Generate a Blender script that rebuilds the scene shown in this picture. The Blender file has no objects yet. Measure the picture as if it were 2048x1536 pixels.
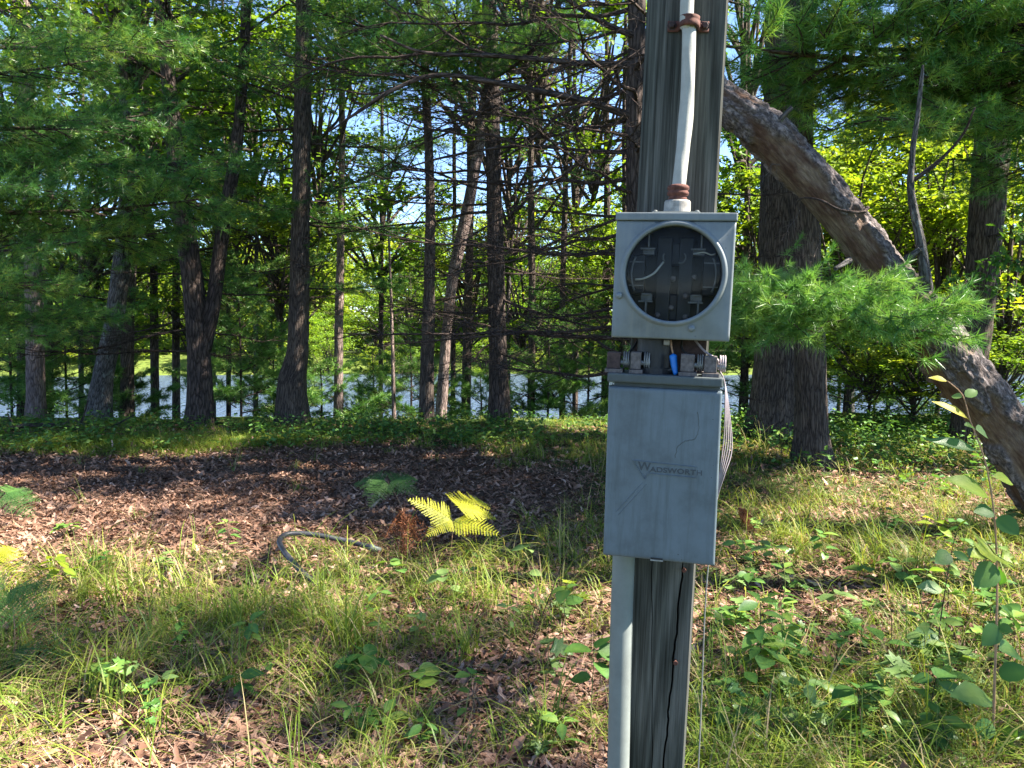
import bpy, math, random
import numpy as np
from mathutils import Vector, Matrix

# ------------------------------------------------------------------ camera, world, sun, exposure
SC = bpy.context.scene
COL = SC.collection
FPX = 1518.0
PITCH = math.radians(4.82)
CAMZ = 1.6
cam_d = bpy.data.cameras.new('camera')
cam = bpy.data.objects.new('camera', cam_d)
COL.objects.link(cam)
cam.location = (0, 0, CAMZ)
cam.rotation_euler = (math.radians(90) - PITCH, 0, 0)
cam_d.sensor_width = 36.0
cam_d.lens = 36.0 * FPX / 2048.0
cam_d.clip_start = 0.05
cam_d.clip_end = 2000
SC.camera = cam

SUN_AZ = math.radians(-4)      # measured from +X (right) towards +Y (away from the camera)
SUN_EL = math.radians(47)
SDIR = Vector((math.cos(SUN_AZ) * math.cos(SUN_EL), math.sin(SUN_AZ) * math.cos(SUN_EL), math.sin(SUN_EL)))
world = bpy.data.worlds.new('World')
SC.world = world
world.use_nodes = True
wn = world.node_tree
wn.nodes.clear()
w_out = wn.nodes.new('ShaderNodeOutputWorld')
w_bg = wn.nodes.new('ShaderNodeBackground')
w_sky = wn.nodes.new('ShaderNodeTexSky')
w_sky.sky_type = 'NISHITA'
w_sky.sun_disc = False
w_sky.sun_elevation = SUN_EL
w_sky.sun_rotation = math.atan2(SDIR.x, SDIR.y)
w_sky.air_density = 0.85
w_sky.dust_density = 0.0
w_sky.altitude = 2500.0
w_sky.ozone_density = 3.0
w_bg.inputs['Strength'].default_value = 0.085
wn.links.new(w_sky.outputs[0], w_bg.inputs[0])
wn.links.new(w_bg.outputs[0], w_out.inputs[0])

sun_d = bpy.data.lights.new('sun', 'SUN')
sun_d.energy = 5.0
sun_d.angle = math.radians(0.55)
sun_d.color = (1.0, 0.93, 0.82)
sun = bpy.data.objects.new('sun', sun_d)
COL.objects.link(sun)
sun.rotation_euler = SDIR.to_track_quat('Z', 'Y').to_euler()

SC.view_settings.view_transform = 'Standard'
SC.view_settings.look = 'None'
SC.view_settings.gamma = 1
SC.view_settings.exposure = 2.6
SC.render.engine = 'CYCLES'
SC.cycles.use_denoising = True
SC.cycles.denoising_prefilter = 'ACCURATE'
SC.cycles.max_bounces = 6
SC.cycles.diffuse_bounces = 3
SC.cycles.glossy_bounces = 3
SC.cycles.transmission_bounces = 4
SC.cycles.transparent_max_bounces = 8
SC.cycles.caustics_reflective = False
SC.cycles.caustics_refractive = False
SC.cycles.sample_clamp_indirect = 6.0

# ------------------------------------------------------------------ helpers
RNG = np.random.default_rng(7)
random.seed(7)
_fw = np.array([0, math.cos(PITCH), -math.sin(PITCH)])
_up = np.array([0, math.sin(PITCH), math.cos(PITCH)])


def ray(x, y):
    return _fw + np.array([1., 0, 0]) * ((x - 1024) / FPX) - _up * ((y - 768) / FPX)


def at(x, y, Y):
    """world point seen at photograph pixel (x, y) at distance Y in front of the camera"""
    r = ray(x, y)
    return np.array([0, 0, CAMZ]) + r * (Y / r[1])


def _hash(ix, iy, iz, seed):
    h = (ix.astype(np.int64) * 374761393 + iy.astype(np.int64) * 668265263 + iz.astype(np.int64) * 2147483647 + seed * 144665) & 0xffffffff
    h = ((h ^ (h >> 13)) * 1274126177) & 0xffffffff
    h = ((h ^ (h >> 16)) * 2246822519) & 0xffffffff
    return ((h ^ (h >> 15)) & 0xffffff) / float(0xffffff)


def noise3(p, seed=0):
    p = np.asarray(p, float)
    i = np.floor(p).astype(np.int64)
    f = p - i
    f = f * f * (3 - 2 * f)
    r = 0
    for dx in (0, 1):
        wx = f[..., 0] if dx else 1 - f[..., 0]
        for dy in (0, 1):
            wy = f[..., 1] if dy else 1 - f[..., 1]
            for dz in (0, 1):
                wz = f[..., 2] if dz else 1 - f[..., 2]
                r = r + wx * wy * wz * _hash(i[..., 0] + dx, i[..., 1] + dy, i[..., 2] + dz, seed)
    return r


def noise2(x, y, seed=0):
    x, y = np.broadcast_arrays(np.asarray(x, float), np.asarray(y, float))
    return noise3(np.stack([x, y, np.zeros_like(x)], -1), seed)


def fbm2(x, y, seed=0, o=3):
    r, a, s = 0, 0.5, 0
    for k in range(o):
        r = r + a * noise2(np.asarray(x) * 2 ** k + 17 * k, np.asarray(y) * 2 ** k - 9 * k, seed + k)
        s += a
        a *= .5
    return r / s


def sstep(a, b, x):
    t = np.clip((np.asarray(x, float) - a) / (b - a), 0, 1)
    return t * t * (3 - 2 * t)


def H(x, y):
    """height of the ground"""
    x = np.asarray(x, float)
    y = np.asarray(y, float)
    w = (noise2(x * .11, y * .05, 3) - .5) * 3
    h = (fbm2(x * .5, y * .5, 5) - .5) * .16 + (fbm2(x * 2.1, y * 2.1, 6) - .5) * .05
    h = h - 2.1 * sstep(11.8, 24, y + w * .6)
    h = h + 1.3 * sstep(42, 52, y + w * 1.5) + .6 * sstep(56, 90, y)
    return h


def gp(x, y):
    """ground point under a photograph pixel"""
    r = ray(x, y)
    k = 2.0
    for _ in range(60):
        p = np.array([0, 0, CAMZ]) + r * k
        k += (p[2] - float(H(p[0], p[1]))) / max(.05, -r[2]) * .6
        k = max(k, .5)
    return np.array([0, 0, CAMZ]) + r * k


class MB:
    """collects triangles for one mesh"""

    def __init__(self):
        self.V, self.F, self.M, self.T, self.R = [], [], [], [], []
        self.n = 0

    def add(self, V, F, mat=0, tint=0.5, rest=None):
        V = np.asarray(V, float).reshape(-1, 3)
        F = np.asarray(F, np.int64).reshape(-1, 3)
        self.V.append(V)
        self.F.append(F + self.n)
        self.M.append(np.full(len(F), mat, np.int32))
        self.T.append(np.broadcast_to(np.asarray(tint, float), (len(V),)).copy())
        self.R.append(V if rest is None else np.asarray(rest, float))
        self.n += len(V)
        return self

    def quads(self, V, Q, **k):
        Q = np.asarray(Q, np.int64).reshape(-1, 4)
        return self.add(V, np.concatenate([Q[:, [0, 1, 2]], Q[:, [0, 2, 3]]]), **k)

    def arrays(self):
        return (np.concatenate(self.V), np.concatenate(self.F), np.concatenate(self.M), np.concatenate(self.T), np.concatenate(self.R))

    def merge(self, arr, M4=None):
        V, F, M, T, R = arr
        if M4 is not None:
            V = V @ np.asarray(M4)[:3, :3].T + np.asarray(M4)[:3, 3]
        self.V.append(V); self.F.append(F + self.n); self.M.append(M); self.T.append(T); self.R.append(R)
        self.n += len(V)

    def mesh(self, name, mats, smooth=True):
        V, F, M, T, R = self.arrays()
        me = bpy.data.meshes.new(name)
        me.vertices.add(len(V))
        me.vertices.foreach_set('co', V.astype(np.float32).ravel())
        me.loops.add(F.size)
        me.loops.foreach_set('vertex_index', F.astype(np.int32).ravel())
        me.polygons.add(len(F))
        me.polygons.foreach_set('loop_start', (np.arange(len(F)) * 3).astype(np.int32))
        me.polygons.foreach_set('material_index', M)
        me.polygons.foreach_set('use_smooth', np.full(len(F), smooth))
        a = me.attributes.new('tint', 'FLOAT', 'POINT')
        a.data.foreach_set('value', T.astype(np.float32))
        a = me.attributes.new('rest', 'FLOAT_VECTOR', 'POINT')
        a.data.foreach_set('vector', R.astype(np.float32).ravel())
        for m in mats:
            me.materials.append(m)
        me.update(calc_edges=True)
        return me


def link(name, data, parent=None, loc=None, mw=None, kind=None):
    o = bpy.data.objects.new(name, data)
    COL.objects.link(o)
    if parent is not None:
        o.parent = parent
    if loc is not None:
        o.location = loc
    if mw is not None:
        o.matrix_local = mw
    if kind:
        o['kind'] = kind
    return o


def thing(name, label, cat, loc=(0, 0, 0), group=None, mw=None, data=None):
    o = bpy.data.objects.new(name, data)
    COL.objects.link(o)
    if mw is not None:
        o.matrix_world = mw
    else:
        o.location = loc
    o['label'] = label
    o['category'] = cat
    if group:
        o['group'] = group
    return o


def spath(pts, n):
    """Catmull-Rom through pts, n samples"""
    P = np.asarray(pts, float)
    if len(P) == 2:
        t = np.linspace(0, 1, n)[:, None]
        return P[0] * (1 - t) + P[1] * t
    d = np.r_[0, np.cumsum(np.linalg.norm(np.diff(P[:, :3], axis=0), axis=1))]
    P = np.vstack([2 * P[0] - P[1], P, 2 * P[-1] - P[-2]])
    out = []
    for s in np.linspace(0, d[-1], n):
        k = min(int(np.searchsorted(d, s, side='right')) - 1, len(d) - 2)
        k = max(k, 0)
        t = (s - d[k]) / max(d[k + 1] - d[k], 1e-9)
        a, b, c, e = P[k], P[k + 1], P[k + 2], P[k + 3]
        out.append(.5 * ((2 * b) + (-a + c) * t + (2 * a - 5 * b + 4 * c - e) * t * t + (-a + 3 * b - 3 * c + e) * t ** 3))
    return np.array(out)


def tube_arrays(P, R, seg=8, relief=None, seed=0, caps=True):
    P = np.asarray(P, float)
    R = np.broadcast_to(np.asarray(R, float), (len(P),))
    T = np.gradient(P, axis=0)
    T /= np.linalg.norm(T, axis=1)[:, None] + 1e-12
    ref = np.array([1., 0, 0]) if abs(T[0][0]) < .8 else np.array([0, 1., 0])
    N = np.zeros_like(P)
    u = ref - T[0] * (ref @ T[0])
    u /= np.linalg.norm(u)
    for i in range(len(P)):
        u = u - T[i] * (u @ T[i])
        u /= np.linalg.norm(u) + 1e-12
        N[i] = u
    B = np.cross(T, N)
    th = np.linspace(0, 2 * np.pi, seg, endpoint=False)
    L = np.r_[0, np.cumsum(np.linalg.norm(np.diff(P, axis=0), axis=1))]
    c, s = np.cos(th), np.sin(th)
    rest = np.stack([R[:, None] * c, R[:, None] * s, np.broadcast_to(L[:, None], (len(P), seg))], -1)
    rr = np.broadcast_to(R[:, None], (len(P), seg)).copy()
    if relief:
        amp, sc, st = relief
        q = rest * np.array([sc, sc, sc * st])
        n1 = np.abs(noise3(q, seed) - .5) * 2
        n2 = noise3(q * .35, seed + 5) - .5
        rr = rr + amp * (np.minimum(n1 * 2.2, 1) - .7) + amp * 1.6 * n2
    V = P[:, None, :] + rr[..., None] * (N[:, None, :] * c[None, :, None] + B[:, None, :] * s[None, :, None])
    i = np.arange(len(P) - 1)[:, None] * seg
    j = np.arange(seg)[None, :]
    k = (j + 1) % seg
    Q = np.stack([i + j, i + k, i + seg + k, i + seg + j], -1).reshape(-1, 4)
    F = np.concatenate([Q[:, [0, 1, 2]], Q[:, [0, 2, 3]]])
    V = V.reshape(-1, 3)
    rest = rest.reshape(-1, 3)
    if caps:
        nb = len(V)
        V = np.vstack([V, P[0], P[-1]])
        rest = np.vstack([rest, [0, 0, 0], [0, 0, L[-1]]])
        jj = np.arange(seg)
        kk = (jj + 1) % seg
        o = (len(P) - 1) * seg
        F = np.concatenate([F, np.stack([np.full(seg, nb), kk, jj], -1), np.stack([np.full(seg, nb + 1), o + jj, o + kk], -1)])
    return V, F, rest


def tube(mb, P, R, seg=8, mat=0, tint=.5, relief=None, seed=0, caps=True):
    V, F, r = tube_arrays(P, R, seg, relief, seed, caps)
    mb.add(V, F, mat=mat, tint=tint, rest=r)


def boxm(mb, x0, x1, y0, y1, z0, z1, mat=0, tint=.5):
    V = [(x, y, z) for x in (x0, x1) for y in (y0, y1) for z in (z0, z1)]
    Q = [(0, 1, 3, 2), (4, 6, 7, 5), (0, 4, 5, 1), (2, 3, 7, 6), (0, 2, 6, 4), (1, 5, 7, 3)]
    mb.quads(V, Q, mat=mat, tint=tint)


def lathe(mb, prof, c, axis='z', seg=32, mat=0):
    """prof: list of (r, h)"""
    th = np.linspace(0, 2 * np.pi, seg, endpoint=False)
    V = []
    for r, h in prof:
        for t in th:
            a, b = r * math.cos(t), r * math.sin(t)
            V.append((c[0] + a, c[1] + b, c[2] + h) if axis == 'z' else (c[0] + a, c[1] - h, c[2] + b) if axis == 'y' else (c[0] + h, c[1] + a, c[2] + b))
    n = len(prof)
    Q = [(i * seg + j, i * seg + (j + 1) % seg, (i + 1) * seg + (j + 1) % seg, (i + 1) * seg + j) for i in range(n - 1) for j in range(seg)]
    mb.quads(V, Q, mat=mat)


def part(name, mb, mats, parent, smooth=False, bevel=0, seg=2, base=None, kind=None):
    if base is not None:
        mb.V = [v - np.asarray(base) for v in mb.V]
    me = mb.mesh(name, mats if isinstance(mats, (list, tuple)) else [mats], smooth)
    o = link(name, me, parent, kind=kind)
    if bevel:
        bm = o.modifiers.new('bevel', 'BEVEL')
        bm.width = bevel
        bm.segments = seg
        bm.limit_method = 'ANGLE'
        bm.angle_limit = math.radians(40)
        w = o.modifiers.new('weld', 'WELD')
        o.modifiers.move(1, 0)
    return o


# ------------------------------------------------------------------ materials
def new_mat(name):
    m = bpy.data.materials.new(name)
    m.use_nodes = True
    nt = m.node_tree
    nt.nodes.clear()
    return m, nt


def nd(nt, t, **kw):
    n = nt.nodes.new(t)
    for k, v in kw.items():
        if k.startswith('i_'):
            n.inputs[k[2:].replace('_', ' ')].default_value = v
        else:
            setattr(n, k, v)
    return n


def ramp(nt, stops, interp='LINEAR'):
    r = nt.nodes.new('ShaderNodeValToRGB')
    r.color_ramp.interpolation = interp
    el = r.color_ramp.elements
    while len(el) < len(stops):
        el.new(.5)
    for e, (p, c) in zip(el, stops):
        e.position = p
        e.color = (*c, 1) if len(c) == 3 else c
    return r


def mixc(nt, a, b, f, mode='MIX'):
    m = nt.nodes.new('ShaderNodeMix')
    m.data_type = 'RGBA'
    m.blend_type = mode
    for s, v in ((m.inputs[6], a), (m.inputs[7], b), (m.inputs[0], f)):
        if hasattr(v, 'links') or hasattr(v, 'is_linked'):
            nt.links.new(v, s)
        elif isinstance(v, (tuple, list)):
            s.default_value = (*v, 1) if len(v) == 3 else v
        else:
            s.default_value = v
    return m.outputs[2]


def coords(nt, attr=None, scale=(1, 1, 1)):
    mp = nt.nodes.new('ShaderNodeMapping')
    mp.inputs['Scale'].default_value = scale
    if attr:
        a = nd(nt, 'ShaderNodeAttribute', attribute_name=attr)
        nt.links.new(a.outputs['Vector'], mp.inputs[0])
    else:
        a = nt.nodes.new('ShaderNodeTexCoord')
        nt.links.new(a.outputs['Object'], mp.inputs[0])
    return mp.outputs[0]


def tnoise(nt, vec, scale, detail=4, rough=.6):
    n = nd(nt, 'ShaderNodeTexNoise')
    n.inputs['Scale'].default_value = scale
    n.inputs['Detail'].default_value = detail
    n.inputs['Roughness'].default_value = rough
    nt.links.new(vec, n.inputs['Vector'])
    return n.outputs['Fac']


def finish(nt, color, rough=.7, bump=None, bump_d=.01, bump_s=.6, metal=0.0, spec=.3):
    b = nt.nodes.new('ShaderNodeBsdfPrincipled')
    o = nt.nodes.new('ShaderNodeOutputMaterial')
    for nm, v in (('Base Color', color), ('Roughness', rough), ('Metallic', metal), ('Specular IOR Level', spec)):
        if hasattr(v, 'is_linked'):
            nt.links.new(v, b.inputs[nm])
        else:
            b.inputs[nm].default_value = (*v, 1) if isinstance(v, (tuple, list)) else v
    if bump is not None:
        bp = nt.nodes.new('ShaderNodeBump')
        bp.inputs['Distance'].default_value = bump_d
        bp.inputs['Strength'].default_value = bump_s
        nt.links.new(bump, bp.inputs['Height'])
        nt.links.new(bp.outputs[0], b.inputs['Normal'])
    nt.links.new(b.outputs[0], o.inputs[0])
    return b


def bark_mat(name, dark, mid, light, sc=26., stretch=.16, lichen=None):
    m, nt = new_mat(name)
    v = coords(nt, 'rest', (1, 1, stretch))
    vo = nd(nt, 'ShaderNodeTexVoronoi', feature='DISTANCE_TO_EDGE')
    vo.inputs['Scale'].default_value = sc
    wob = tnoise(nt, v, sc * .7, 3)
    va = nt.nodes.new('ShaderNodeVectorMath')
    va.operation = 'MULTIPLY_ADD'
    nt.links.new(wob, va.inputs[0])
    va.inputs[1].default_value = (.05, .05, .05)
    nt.links.new(v, va.inputs[2])
    nt.links.new(va.outputs[0], vo.inputs['Vector'])
    fine = tnoise(nt, v, sc * 3, 6, .7)
    mul = nd(nt, 'ShaderNodeMath', operation='MULTIPLY_ADD')
    nt.links.new(vo.outputs['Distance'], mul.inputs[0])
    mul.inputs[1].default_value = 2.2
    nt.links.new(fine, mul.inputs[2])
    r = ramp(nt, [(.38, dark), (.62, mid), (1.0, light)])
    nt.links.new(mul.outputs[0], r.inputs[0])
    big = tnoise(nt, coords(nt, 'rest', (1, 1, .5)), 3.0, 4)
    rb = ramp(nt, [(.35, (.6, .6, .62)), (.65, (1.15, 1.08, 1.0))])
    nt.links.new(big, rb.inputs[0])
    c = mixc(nt, r.outputs[0], rb.outputs[0], 1.0, 'MULTIPLY')
    if lichen:
        l = tnoise(nt, coords(nt, 'rest', (1, 1, .7)), 9.0, 5, .7)
        lr = ramp(nt, [(.56, (0, 0, 0)), (.66, (1, 1, 1))])
        nt.links.new(l, lr.inputs[0])
        c = mixc(nt, c, lichen, lr.outputs[0])
    finish(nt, c, .9, mul.outputs[0], .03, .9, spec=.15)
    return m


def leaf_mat(name, stops, trans=.38, tr_tint=(1.25, 1.2, .55), rough=.5, gloss=.025, objvar=.35):
    """stops: colour over the per-leaf tint"""
    m, nt = new_mat(name)
    a = nd(nt, 'ShaderNodeAttribute', attribute_name='tint')
    oi = nt.nodes.new('ShaderNodeObjectInfo')
    ma = nd(nt, 'ShaderNodeMath', operation='MULTIPLY_ADD')
    nt.links.new(oi.outputs['Random'], ma.inputs[0])
    ma.inputs[1].default_value = objvar
    sb = nd(nt, 'ShaderNodeMath', operation='SUBTRACT')
    nt.links.new(a.outputs['Fac'], sb.inputs[0])
    sb.inputs[1].default_value = objvar * .5
    nt.links.new(sb.outputs[0], ma.inputs[2])
    r = ramp(nt, stops)
    nt.links.new(ma.outputs[0], r.inputs[0])
    c = r.outputs[0]
    d = nt.nodes.new('ShaderNodeBsdfDiffuse')
    nt.links.new(c, d.inputs[0])
    t = nt.nodes.new('ShaderNodeBsdfTranslucent')
    tc = mixc(nt, c, tr_tint, 1.0, 'MULTIPLY')
    nt.links.new(tc, t.inputs[0])
    mx = nt.nodes.new('ShaderNodeMixShader')
    mx.inputs[0].default_value = trans
    nt.links.new(d.outputs[0], mx.inputs[1])
    nt.links.new(t.outputs[0], mx.inputs[2])
    g = nt.nodes.new('ShaderNodeBsdfGlossy')
    g.inputs['Roughness'].default_value = rough
    mg = nt.nodes.new('ShaderNodeMixShader')
    mg.inputs[0].default_value = gloss
    nt.links.new(mx.outputs[0], mg.inputs[1])
    nt.links.new(g.outputs[0], mg.inputs[2])
    o = nt.nodes.new('ShaderNodeOutputMaterial')
    nt.links.new(mg.outputs[0], o.inputs[0])
    return m


M = {}
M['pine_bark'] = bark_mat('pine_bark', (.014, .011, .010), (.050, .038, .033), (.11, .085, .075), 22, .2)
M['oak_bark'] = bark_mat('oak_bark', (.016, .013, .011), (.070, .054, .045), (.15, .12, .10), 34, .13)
M['pale_bark'] = bark_mat('pale_bark', (.05, .038, .034), (.16, .12, .108), (.30, .235, .215), 30, .16)  # sunlight painted into the lit trunks' bark; truly pale on the dead sapling
M['grey_bark'] = bark_mat('grey_bark', (.02, .019, .018), (.075, .07, .066), (.17, .16, .152), 34, .2, lichen=(.20, .22, .20))
M['twig'] = bark_mat('twig', (.025, .017, .014), (.06, .042, .034), (.12, .09, .075), 40, .3)
M['dead_twig'] = bark_mat('dead_twig', (.05, .04, .033), (.12, .095, .08), (.22, .19, .16), 40, .3)
M['needles'] = leaf_mat('needles', [(0, (.034, .105, .028)), (.45, (.080, .205, .042)), (.8, (.18, .30, .052)), (1, (.29, .36, .065))], .35, (1.1, 1.2, .6), .35, .03)
M['needles_light'] = leaf_mat('needles_light', [(0, (.055, .15, .035)), (.5, (.12, .25, .05)), (1, (.22, .32, .08))], .35, (1.1, 1.2, .6), .35, .03)
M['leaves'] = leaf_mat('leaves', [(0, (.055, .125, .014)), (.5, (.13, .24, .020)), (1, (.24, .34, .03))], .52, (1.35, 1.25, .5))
M['leaves_yellow'] = leaf_mat('leaves_yellow', [(0, (.11, .20, .018)), (.5, (.21, .30, .024)), (1, (.34, .38, .035))], .5, (1.3, 1.2, .5))  # yellow-green of backlit leaves put into the leaf colour
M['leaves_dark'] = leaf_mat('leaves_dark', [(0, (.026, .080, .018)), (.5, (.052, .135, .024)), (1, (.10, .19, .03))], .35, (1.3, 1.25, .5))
M['seedling'] = leaf_mat('seedling', [(0, (.045, .12, .035)), (.5, (.10, .21, .045)), (1, (.22, .30, .05))], .42, (1.3, 1.2, .5), .4, .03, .5)
M['seedling_pale'] = leaf_mat('seedling_pale', [(0, (.12, .22, .06)), (1, (.20, .29, .09))], .45, (1.25, 1.15, .5), .4, .03)
M['leaf_yellow'] = leaf_mat('leaf_yellow', [(0, (.40, .36, .03)), (1, (.50, .42, .04))], .45, (1.2, 1.1, .5))
M['fern_yellow'] = leaf_mat('fern_yellow', [(0, (.30, .36, .03)), (.6, (.50, .48, .035)), (1, (.62, .54, .05))], .45, (1.2, 1.1, .5))
M['fern_green'] = leaf_mat('fern_green', [(0, (.045, .12, .03)), (1, (.10, .20, .045))], .4)
M['fern_brown'] = leaf_mat('fern_brown', [(0, (.13, .045, .02)), (1, (.26, .10, .04))], .25, (1.1, .9, .6))
M['grass'] = leaf_mat('grass', [(0, (.065, .13, .020)), (.45, (.17, .24, .03)), (.75, (.31, .33, .05)), (.9, (.30, .27, .11)), (1, (.36, .27, .15))], .38, (1.25, 1.15, .5), .5, .02, 0)
M['litter'] = leaf_mat('litter', [(0, (.06, .032, .022)), (.35, (.18, .098, .064)), (.7, (.32, .19, .13)), (1, (.48, .33, .25))], .15, (1.2, .9, .6), .5, .015, 0)
M['stalk'] = leaf_mat('stalk', [(0, (.28, .15, .09)), (1, (.38, .24, .14))], .15, (1, 1, 1))
M['green_stem'] = leaf_mat('green_stem', [(0, (.13, .17, .05)), (1, (.2, .2, .07))], .1, (1, 1, 1))


def mat_ground():
    m, nt = new_mat('forest_floor')
    v = coords(nt)
    n1 = tnoise(nt, v, 3.2, 8, .7)
    n2 = tnoise(nt, v, 45, 4, .7)
    r = ramp(nt, [(.3, (.035, .024, .017)), (.5, (.085, .055, .038)), (.72, (.17, .11, .08))])
    nt.links.new(n2, r.inputs[0])
    g = ramp(nt, [(.3, (.02, .035, .01)), (.7, (.065, .09, .025))])
    nt.links.new(n2, g.inputs[0])
    a = nd(nt, 'ShaderNodeAttribute', attribute_name='tint')
    ad = nd(nt, 'ShaderNodeMath', operation='MULTIPLY_ADD')
    nt.links.new(n1, ad.inputs[0])
    ad.inputs[1].default_value = .7
    sb = nd(nt, 'ShaderNodeMath', operation='SUBTRACT')
    nt.links.new(a.outputs['Fac'], sb.inputs[0])
    sb.inputs[1].default_value = .35
    nt.links.new(sb.outputs[0], ad.inputs[2])
    rr = ramp(nt, [(.3, (0, 0, 0)), (.7, (1, 1, 1))])
    nt.links.new(ad.outputs[0], rr.inputs[0])
    c = mixc(nt, r.outputs[0], g.outputs[0], rr.outputs[0])
    # mown meadow on the far bank
    yy = nd(nt, 'ShaderNodeSeparateXYZ')
    nt.links.new(v, yy.inputs[0])
    fr = nd(nt, 'ShaderNodeMapRange')
    fr.inputs[1].default_value = 38
    fr.inputs[2].default_value = 44
    nt.links.new(yy.outputs[1], fr.inputs[0])
    fg = ramp(nt, [(.3, (.06, .10, .02)), (.6, (.12, .15, .03)), (.75, (.18, .16, .05))])
    nt.links.new(n1, fg.inputs[0])
    c = mixc(nt, c, fg.outputs[0], fr.outputs[0])
    fr2 = nd(nt, 'ShaderNodeMapRange')
    fr2.inputs[1].default_value = 52
    fr2.inputs[2].default_value = 57
    nt.links.new(yy.outputs[1], fr2.inputs[0])
    c = mixc(nt, c, (.03, .04, .015), fr2.outputs[0])
    finish(nt, c, .95, n2, .02, .8, spec=.1)
    return m


def mat_water():
    m, nt = new_mat('pond_water')
    v = coords(nt, None, (1, .45, 1))
    n = tnoise(nt, v, 3.5, 3, .6)
    finish(nt, (.05, .075, .12), .28, n, .35, 1.0, spec=1.0)  # blue base colour carries some of the sky's reflection
    return m


def metal_mat(name, base, rough=.5, metal=.0, stain=(.25, .26, .25), scratch=True, spec=.4):
    m, nt = new_mat(name)
    v = coords(nt)
    n = tnoise(nt, v, 14, 6, .65)
    n2 = tnoise(nt, coords(nt, None, (70, 70, 5)), 1.0, 6, .75)
    r = ramp(nt, [(.32, tuple(c * .72 for c in base)), (.5, base), (.7, tuple(min(1, c * 1.18) for c in base))])
    nt.links.new(n, r.inputs[0])
    sr = ramp(nt, [(.47, (0, 0, 0)), (.72, (.75, .75, .75))])
    nt.links.new(n2, sr.inputs[0])
    c = mixc(nt, r.outputs[0], stain, sr.outputs[0])
    sp = nd(nt, 'ShaderNodeTexVoronoi')
    sp.inputs['Scale'].default_value = 70
    nt.links.new(v, sp.inputs['Vector'])
    spr = ramp(nt, [(.05, (1, 1, 1)), (.09, (0, 0, 0))])
    nt.links.new(sp.outputs['Distance'], spr.inputs[0])
    cut = tnoise(nt, v, 25, 2)
    cr = ramp(nt, [(.58, (0, 0, 0)), (.64, (1, 1, 1))])
    nt.links.new(cut, cr.inputs[0])
    k = mixc(nt, (0, 0, 0), spr.outputs[0], cr.outputs[0])
    c = mixc(nt, c, tuple(x * .25 for x in base), k)
    rr = nd(nt, 'ShaderNodeMapRange')
    rr.inputs[3].default_value = rough - .1
    rr.inputs[4].default_value = rough + .15
    nt.links.new(n, rr.inputs[0])
    finish(nt, c, rr.outputs[0], n, .002, .25, metal=metal, spec=spec)
    return m


def plain(name, col, rough=.6, metal=0., var=.35, sc=40, spec=.3, bump=.2):
    m, nt = new_mat(name)
    n = tnoise(nt, coords(nt), sc, 5, .65)
    r = ramp(nt, [(.3, tuple(c * (1 - var) for c in col)), (.7, tuple(min(1, c * (1 + var)) for c in col))])
    nt.links.new(n, r.inputs[0])
    finish(nt, r.outputs[0], rough, n, .002, bump, metal=metal, spec=spec)
    return m


def mat_post():
    m, nt = new_mat('weathered_post_wood')
    v = coords(nt, None, (1, 1, 1))
    st = coords(nt, None, (13, 9, .62))
    n = tnoise(nt, st, 1.0, 1.5, .35)
    ml = nd(nt, 'ShaderNodeMath', operation='MULTIPLY')
    nt.links.new(n, ml.inputs[0])
    ml.inputs[1].default_value = 62.0
    sn = nd(nt, 'ShaderNodeMath', operation='SINE')
    nt.links.new(ml.outputs[0], sn.inputs[0])
    fib = tnoise(nt, coords(nt, None, (260, 260, 5)), 1.0, 4, .7)
    ad = nd(nt, 'ShaderNodeMath', operation='MULTIPLY_ADD')
    nt.links.new(sn.outputs[0], ad.inputs[0])
    ad.inputs[1].default_value = .10
    nt.links.new(fib, ad.inputs[2])
    r = ramp(nt, [(.25, (.018, .017, .014)), (.48, (.062, .060, .052)), (.72, (.125, .120, .108))])
    nt.links.new(ad.outputs[0], r.inputs[0])
    bl = tnoise(nt, coords(nt, None, (9, 9, 2)), 1.0, 4, .6)
    br = ramp(nt, [(.38, (.55, .62, .58)), (.62, (1.1, 1.08, 1.05))])
    nt.links.new(bl, br.inputs[0])
    c = mixc(nt, r.outputs[0], br.outputs[0], 1.0, 'MULTIPLY')
    finish(nt, c, .85, ad.outputs[0], .003, .35, spec=.2)
    return m


def mat_glass():
    m, nt = new_mat('clear_cover')
    t = nt.nodes.new('ShaderNodeBsdfTransparent')
    t.inputs[0].default_value = (.80, .82, .82, 1)
    g = nt.nodes.new('ShaderNodeBsdfGlossy')
    g.inputs['Roughness'].default_value = .06
    f = nt.nodes.new('ShaderNodeFresnel')
    f.inputs[0].default_value = 1.18
    du = nt.nodes.new('ShaderNodeBsdfDiffuse')
    du.inputs[0].default_value = (.35, .36, .36, 1)
    a = nt.nodes.new('ShaderNodeMixShader')
    nt.links.new(f.outputs[0], a.inputs[0])
    nt.links.new(t.outputs[0], a.inputs[1])
    nt.links.new(g.outputs[0], a.inputs[2])
    n = tnoise(nt, coords(nt), 18, 5, .7)
    r = ramp(nt, [(.4, (.0, .0, .0)), (.78, (.035, .035, .035))])
    nt.links.new(n, r.inputs[0])
    b = nt.nodes.new('ShaderNodeMixShader')
    nt.links.new(r.outputs[0], b.inputs[0])
    nt.links.new(a.outputs[0], b.inputs[1])
    nt.links.new(du.outputs[0], b.inputs[2])
    o = nt.nodes.new('ShaderNodeOutputMaterial')
    nt.links.new(b.outputs[0], o.inputs[0])
    return m


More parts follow.
